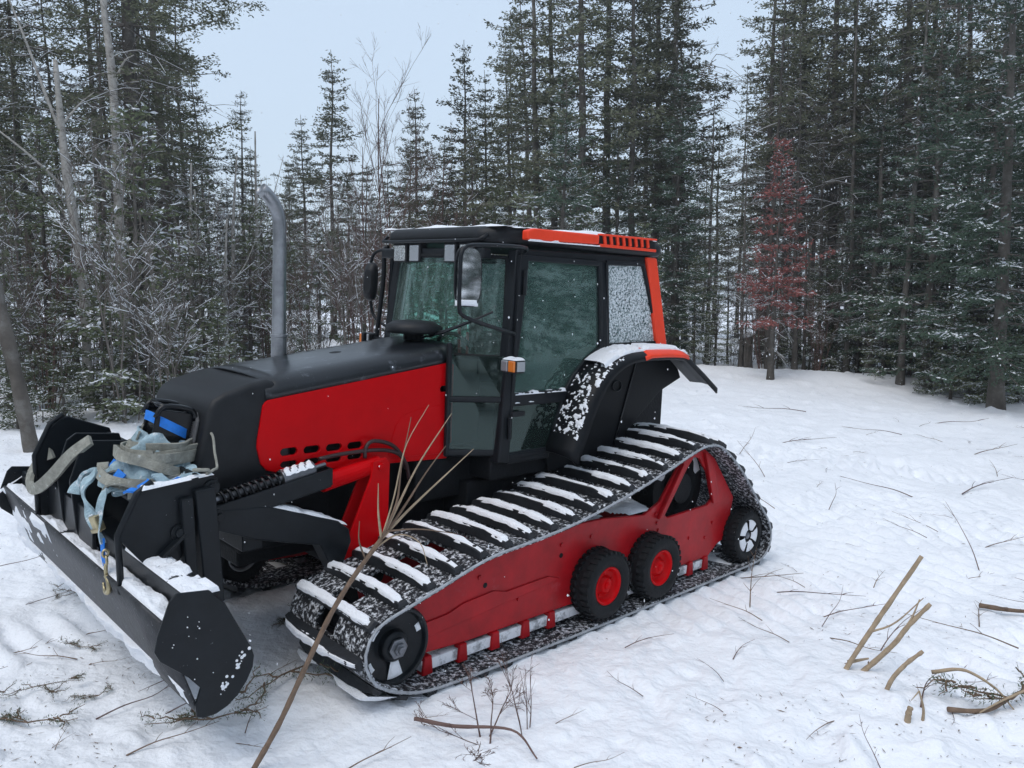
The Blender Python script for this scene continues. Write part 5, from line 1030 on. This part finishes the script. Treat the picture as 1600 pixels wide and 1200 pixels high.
# ------------------------------------------------------------------ branches and litter on the snow
def stick(name, pts, r, matn, label, group=None, side=(), cat='branch', n=7, taper=.35):
    q = MB(); P = smooth_path(pts, 22); rn_ = np.random.RandomState(int(abs(pts[0][0]) * 977) % 1000); P[1:-1] += np.cumsum(rn_.randn(20, 3), 0) * r * .03; q.tube(P, np.linspace(r, r * taper, 22) * (1 + .06 * rn_.randn(22)), n)
    for L, r2 in side: q.tube(smooth_path(L, 10), np.linspace(r2, r2 * .4, 10), 5)
    o = q.build(name, M[matn], None, smooth=True); tag(o, label, cat, group); return o
# long bent sapling rising in front of the near track
sp_ = empty('bent_sapling', None, 'long thin brown sapling slanting across in front of the near track', 'sapling')
base = (-1.03, 2.93, gz(-1.03, 2.93) - .05); fk = (-.50, 3.0, 1.0)
q = MB(); P = smooth_path([base, (-.90, 2.94, .28), (-.81, 2.95, .47), (-.70, 2.96, .70), (-.61, 2.97, .85), fk], 30); q.tube(P, np.interp(np.arange(30), [0, 12, 29], [.0115, .0105, .009]) * (1 + .08 * np.sin(np.arange(30) * 2.1)), 9); q.build('stem', M['stem'], sp_, smooth=True)
tips = [[fk, (-.44, 3.02, 1.12), (-.36, 3.05, 1.28), (-.235, 3.1, 1.47)], [fk, (-.44, 3.0, 1.14), (-.42, 3.0, 1.28), (-.38, 3.0, 1.47)], [fk, (-.40, 3.05, 1.10), (-.27, 3.08, 1.22), (-.15, 3.1, 1.33)], [fk, (-.42, 3.03, 1.11), (-.33, 3.03, 1.25), (-.25, 3.0, 1.36)], [fk, (-.51, 3.0, 1.10), (-.505, 2.98, 1.22)],
        [(-.56, 2.98, .93), (-.58, 2.97, 1.0), (-.575, 2.96, 1.08)], [(-.53, 3., .96), (-.44, 3.02, 1.01), (-.36, 3.05, .97), (-.33, 3.05, .88)], [(-.48, 3., 1.03), (-.36, 3.06, 1.02), (-.22, 3.1, .99)], [fk, (-.45, 3.0, 1.16), (-.40, 2.98, 1.36), (-.31, 2.97, 1.52)]]
for k, L in enumerate(tips): q = MB(); q.tube(smooth_path(L, 14), np.linspace(.0062 if k < 5 else .0042, .0014, 14), 6); q.build('shoot', M['stem' if k % 2 else 'wood'], sp_, smooth=True)
# torn saplings sticking out of the snow on the right
def torn(label, pts, r, side=()): return stick('torn_sapling', pts, r, 'wood', label, None, side, 'sapling', 9, .8)
z0 = gz(1.72, 3.99)
torn('long pale peeled sapling stub slanting up out of the snow', [(1.70, 3.99, z0 - .06), (1.80, 3.99, z0 + .12), (1.93, 3.97, z0 + .36), (2.07, 3.95, z0 + .61)], .0135, [([(1.84, 3.98, z0 + .2), (1.95, 3.95, z0 + .26), (2.08, 3.93, z0 + .40)], .006)])
torn('crooked peeled sapling stub with a forked tip beside the long one', [(1.80, 4.0, z0 - .04), (1.88, 3.98, z0 + .05), (1.96, 3.95, z0 + .16), (2.0, 3.93, z0 + .24), (2.10, 3.9, z0 + .38)], .014, [([(1.96, 3.94, z0 + .17), (2.02, 3.92, z0 + .30), (2.05, 3.91, z0 + .40)], .008), ([(1.75, 4.02, z0 + .02), (1.85, 4.0, z0 + .05)], .012)])
torn('short pale peeled stub nearest the crooked one', [(1.80, 3.74, z0 - .07), (1.84, 3.74, z0 + .05), (1.90, 3.74, z0 + .13), (1.985, 3.73, z0 + .21)], .012)
torn('split pale stump of a cut sapling low in the snow', [(1.80, 3.48, z0 - .08), (1.80, 3.48, z0 + .0), (1.81, 3.48, z0 + .06)], .016, [([(1.86, 3.48, z0 - .06), (1.87, 3.48, z0 + .04), (1.84, 3.47, z0 + .14)], .009), ([(1.84, 3.47, z0 + .14), (1.80, 3.46, z0 + .10)], .004)])
# scattered twigs: variants of unit length, copied
rt = random.Random(21); TW = []
for k in range(7):
    q = MB(); b = rt.uniform(-.12, .12); P = smooth_path([(-.5, 0, .0), (-.2, b * .6, .03 + .03 * rt.random()), (.15, b, .02), (.5, b * .2, .012 + .05 * rt.random())], 14); q.tube(P, np.linspace(.011, .003, 14), 6)
    for j in range(k % 4 + 1):
        i = rt.randint(3, 11); e = P[i] + (rt.uniform(.08, .22), rt.choice((-1, 1)) * rt.uniform(.06, .18), rt.uniform(.0, .08)); q.tube(smooth_path([P[i], (P[i] + e) / 2 + (0, .01, .01), e], 8), np.linspace(.005, .002, 8), 5)
    me = q.mesh('fallen_twig', True); me.materials.append(M['stem' if k % 2 else 'redtwig']); TW.append(me)
def twig(k, x, y, L, rot, label, group, tilt=0., thick=1.):
    o = bpy.data.objects.new('fallen_twig', TW[k % 7]); COL.objects.link(o); o.location = (x, y, gz(x, y) + .004 + abs(math.sin(tilt)) * L * .45); o.rotation_euler = (0, -tilt, rot); o.scale = (L, L, L * .75) if L < .4 else (L, L * .7, L * .6); return tag(o, label, 'twig', group)
g = 'twigs on the snow right of the tractor'; lb = 'thin brown twig lying on the trampled snow right of the tractor'
for k, (x, y, L, a, t) in enumerate(((3.33, 5.81, .55, 1.9, .9), (1.65, 5.35, .75, .15, .05), (1.95, 5.0, .60, -.5, .12), (1.55, 5.0, .55, 1.2, .5), (1.9, 4.6, .28, .5, .9), (1.35, 4.7, .35, 2.4, .1), (4.91, 8.12, .9, .5, .06), (3.73, 8.06, .8, 2.3, .1), (3.9, 6.2, .6, .4, .08), (4.2, 5.6, .7, .3, .15), (3.2, 6.4, .35, 2.6, .3), (3.6, 4.95, .7, 2.5, .12), (2.6, 4.5, .6, 2.7, .15), (2.2, 4.35, .5, .6, .3), (2.35, 3.95, .3, .1, .1), (3.1, 4.2, .45, 2.8, .1), (2.1, 4.75, .5, .2, .1), (2.5, 5.3, .3, .9, .1), (3.0, 7.4, .5, 1.1, .3), (2.6, 8.6, .6, 2.0, .6), (3.9, 10.5, .9, .2, .05), (5.2, 11.5, .8, 2.7, .05), (6.2, 10.2, .9, .4, .1), (4.4, 13.5, 1.1, 2.9, .04), (2.2, 7.2, .5, 2.2, .3), (7.2, 12.8, 1., .1, .05), (5.6, 9.2, .6, 1.2, .2), (1.25, 4.15, .25, .8, .1), (1.0, 3.9, .22, 2., .1), (2.7, 3.4, .3, .5, .2), (1.5, 3.2, .22, 1.7, .7), (1.42, 4.38, .30, 2.7, .3), (2.0, 6.4, .4, .7, .2), (2.9, 9.8, .6, .9, .5))):
    twig(k, x, y, L, a, lb, g, t)
g = 'twigs on the snow before the blade'; lb = 'thin brown twig lying on the snow in front of the blade'
for k, (x, y, L, a, t) in enumerate(((-2.66, 4.45, .42, .9, .06), (-2.44, 3.85, .32, .8, .05), (-1.66, 3.41, .38, .95, .05), (-2.2, 4.12, .3, .6, .1), (-2.9, 5.2, .5, 2.6, .1), (-3.1, 4.9, .5, .4, .2), (-2.3, 4.9, .3, 2.2, .1), (-2.0, 4.5, .35, 2.7, .1), (-1.35, 3.05, .35, .5, .1), (-2.55, 3.45, .5, .45, .05), (-1.95, 3.75, .2, .2, .1), (-1.5, 4.0, .25, 1.2, .2), (-3.5, 6.1, .6, .1, .2), (-.55, 3.05, .35, .7, .1))):
    twig(k + 2, x, y, L, a, lb, g, t)
rq = random.Random(5)
for k in range(16): x, y = rq.uniform(-3.0, -.9), rq.uniform(3.0, 5.6); twig(k, x, y, rq.uniform(.12, .36), rq.uniform(0, 6.28), lb, g, rq.uniform(0, .15))
g = 'twigs on the snow right of the tractor'; lb = 'thin brown twig lying on the trampled snow right of the tractor'
for k in range(34): y = rq.uniform(3.4, 13); x = rq.uniform(.28, .66) * y + (.3 if y < 6 else 0); twig(k, x, y, rq.uniform(.12, .45), rq.uniform(0, 6.28), lb, g, rq.uniform(0, .2))
g = 'twigs lying round the front idler'; lb = 'small twig lying on the snow near the front of the near track'
for k, (x, y, L, a, t) in enumerate(((.25, 3.4, .2, .6, .1), (.55, 3.75, .25, 2.2, .1), (-.35, 3.35, .16, .1, .1), (.9, 3.55, .2, 2.6, .2), (.35, 3.05, .22, .3, .1), (.75, 4.2, .3, .3, .1), (-.8, 4.3, .3, 1.5, .2))): twig(k + 1, x, y, L, a, lb, g, t)
# broken leafless bush lying at the bottom, and the brush pile at the right
for nm, lab, cx, cy, sd, s_, flat, rot in (('broken_bush', 'broken leafless bush with fine reddish twigs flattened into the snow', -.12, 3.20, 5, .50, .55, .2), ('upright_twigs', 'tuft of torn reddish stems standing up from the flattened bush', .06, 3.30, 6, .30, 1.3, 1.0)):
    me = bare(300 + sd, 1.0, 5 if flat < 1 else 4, 1.6 if flat < 1 else .35, 'redtwig', .0, .010, 3 if flat < 1 else 2, 5); o = bpy.data.objects.new(nm, me); COL.objects.link(o); o.location = (cx, cy, gz(cx, cy)); o.scale = (s_, s_, s_ * flat); o.rotation_euler = (0, 0, rot); tag(o, lab, 'bush')
stick('fallen_branch', [(-.42, 3.30, gz(-.42, 3.30) + .04), (-.25, 3.24, gz(-.25, 3.24) + .05), (.0, 3.23, gz(0, 3.23) + .05), (.10, 3.05, gz(.1, 3.05) + .02)], .010, 'redtwig', 'bent reddish branch lying across the flattened bush')
def sprig(seed, L=.4):
    rng = np.random.RandomState(seed); paths = []; rads = []; C = []; D = []
    def add_(p, d, l, lev):
        s = np.linspace(0, 1, 6); P = p + d * (l * s)[:, None] + np.array([0, 0, -.1 * l]) * (s ** 2)[:, None] + rng.randn(6, 3) * .01 * s[:, None]; P[:, 2] = np.maximum(P[:, 2], .006); paths.append(P); rads.append(np.linspace(.004, .0015, 6))
        n = int(l * 420); q = rng.rand(n); B = np.stack([np.interp(q, s, P[:, k]) for k in range(3)], 1); a = rng.rand(n) * 6.28; o_ = rng.randn(n, 3); C.append(B + o_ * .003); D.append(d * .7 + o_ * .8)
        if lev:
            for k in range(5): f = rng.uniform(.2, .9); dd = unit(d + rng.randn(3) * np.array([.7, .7, .25])); add_(p + d * l * f, dd, l * rng.uniform(.25, .5), lev - 1)
    for k in range(3): a = rng.rand() * 6.28; add_(np.array([0, 0, .03]), unit((math.cos(a), math.sin(a), .15)), L * rng.uniform(.5, 1), 1)
    C = np.vstack(C); D = np.vstack(D); n = len(C); V = blades(C + D * .008, D, rng.uniform(.012, .022, n), rng.uniform(.002, .0035, n), rng, .8); F = np.arange(len(V)).reshape(-1, 4)
    v, f = tubes_np(paths, rads, 4); me = raw_mesh('fir_sprig', np.vstack([V, v]), np.vstack([F, f + len(V)]), np.r_[np.zeros(len(F), int), np.ones(len(f), int)]); me.materials.append(M['sprig']); me.materials.append(M['stem']); return me
M['sprig'] = mat('green_fir_needles', (.045, .075, .028), .6, var=.35, vscale=12)
SG = [sprig(1, .30), sprig(2, .26), sprig(3, .36)]
g = 'broken fir sprigs on the snow'; lb = 'broken green fir sprig lying on the snow near the blade'
for k, (x, y, s_, a) in enumerate(((-2.18, 3.90, .55, .2), (-1.84, 3.42, .5, 1.2), (-2.10, 3.45, .6, 2.0), (-2.0, 3.16, .9, .5), (-2.25, 3.3, .8, 2.6), (-2.55, 4.55, .5, .9), (-1.25, 4.35, .6, 2.), (-.95, 4.9, .7, 1.), (-3.3, 5.6, .6, .3), (-2.75, 3.75, .4, .8), (-1.1, 5.4, .6, .1))):
    o = bpy.data.objects.new('fir_sprig', SG[k % 3]); COL.objects.link(o); o.location = (x, y, gz(x, y)); o.rotation_euler = (0, 0, a); o.scale = (s_,) * 3; tag(o, lb, 'sprig', g)
for (x, y, s_, a, k, lab) in ((-1.26, 3.22, 1.0, .8, 0, 'green fir sprig on the snow under the near blade end plate'), (-1.06, 3.68, 1.25, 2.4, 2, 'green fir branch crushed under the front of the near track'), (2.36, 3.62, 1.5, .5, 1, 'snowy green fir branch in the brush pile at the right')):
    o = bpy.data.objects.new('fir_branch', SG[k]); COL.objects.link(o); o.location = (x, y, gz(x, y)); o.rotation_euler = (0, 0, a); o.scale = (s_,) * 3; tag(o, lab, 'branch')
zp = gz(2.3, 3.6)
for k, (pts, r, mn, lab) in enumerate((([(2.06, 3.78, zp + .10), (2.18, 3.72, zp + .14), (2.30, 3.66, zp + .08), (2.36, 3.60, zp + .0)], .010, 'wood', 'curved pale branch arching over the brush pile'), ([(2.02, 3.55, zp + .03), (2.20, 3.56, zp + .02), (2.40, 3.66, zp + .05), (2.6, 3.75, zp + .08)], .013, 'stem', 'thick brown branch lying along the brush pile'), ([(2.6, 3.62, zp + .16), (2.35, 3.60, zp + .07), (2.15, 3.52, zp + .03)], .009, 'wood', 'straight pale branch poking out of the brush pile'))):
    stick('pile_branch', pts, r, mn, lab)
stick('fallen_branch', [(2.95, 4.9, gz(2.95, 4.9) + .03), (3.2, 4.85, gz(3.2, 4.85) + .04), (3.6, 4.8, gz(3.6, 4.8) + .04)], .016, 'stem', 'thick dark broken branch half buried in snow at the right', None, [([(3.1, 4.86, gz(3.1, 4.86) + .05), (2.9, 4.7, gz(2.9, 4.7) + .1)], .007)])
# fine needle and bark litter
rng = np.random.RandomState(7); n = 9000
th2 = rng.uniform(R(-40), R(42), n); rr2 = np.exp(rng.uniform(math.log(2.4), math.log(19), n)); X = rr2 * np.sin(th2); Y = rr2 * np.cos(th2)
keep = fbm(X * .9, Y * .9, 0, 33, 3) > -.12; X, Y = X[keep], Y[keep]
xt = RT[0, 0] * (X - TT[0]) + RT[1, 0] * (Y - TT[1]); yt = RT[0, 1] * (X - TT[0]) + RT[1, 1] * (Y - TT[1]); k2 = ~((np.abs(xt) < 1.9) & (np.abs(yt) < 1.2)); X, Y = X[k2], Y[k2]; n = len(X)
Z = ground_z(X, Y) + .004; a = rng.rand(n) * 6.28; V = blades(np.stack([X, Y, Z], 1), np.stack([np.cos(a), np.sin(a), rng.randn(n) * .15], 1), rng.gamma(2., .009, n) + .004, rng.gamma(2., .0011, n) + .0014, rng, .3)
tag(link('forest_litter', raw_mesh('forest_litter', V, np.arange(len(V)).reshape(-1, 4)), M['stem']), 'specks of bark and needle litter scattered over the snow', 'litter', kind='stuff')
# falling snow
rng = np.random.RandomState(17); n = 3600; D = rng.uniform(3.0, 14, n) ; X = rng.uniform(-.75, .75, n) * D; Z = rng.uniform(.1, 1, n) * (1.9 + D * .5); Z = np.maximum(Z, ground_z(X, D, False) + .1)
V = []; F = []
oct_ = np.array([(1, 0, 0), (-1, 0, 0), (0, 1, 0), (0, -1, 0), (0, 0, 1.6), (0, 0, -1.6)], float); of_ = np.array([(0, 2, 4), (2, 1, 4), (1, 3, 4), (3, 0, 4), (2, 0, 5), (1, 2, 5), (3, 1, 5), (0, 3, 5)])
r_ = rng.uniform(.0013, .0040, n)
Vf = (np.stack([X, D, Z], 1)[:, None] + oct_[None] * r_[:, None, None] * (1 + .4 * rng.randn(n, 6, 1))).reshape(-1, 3); Ff = (of_[None] + (np.arange(n) * 6)[:, None, None]).reshape(-1, 3)
tag(link('falling_snow', raw_mesh('falling_snow', Vf, Ff), M['tsnow']), 'light snowflakes falling through the air', 'snowfall', kind='stuff')
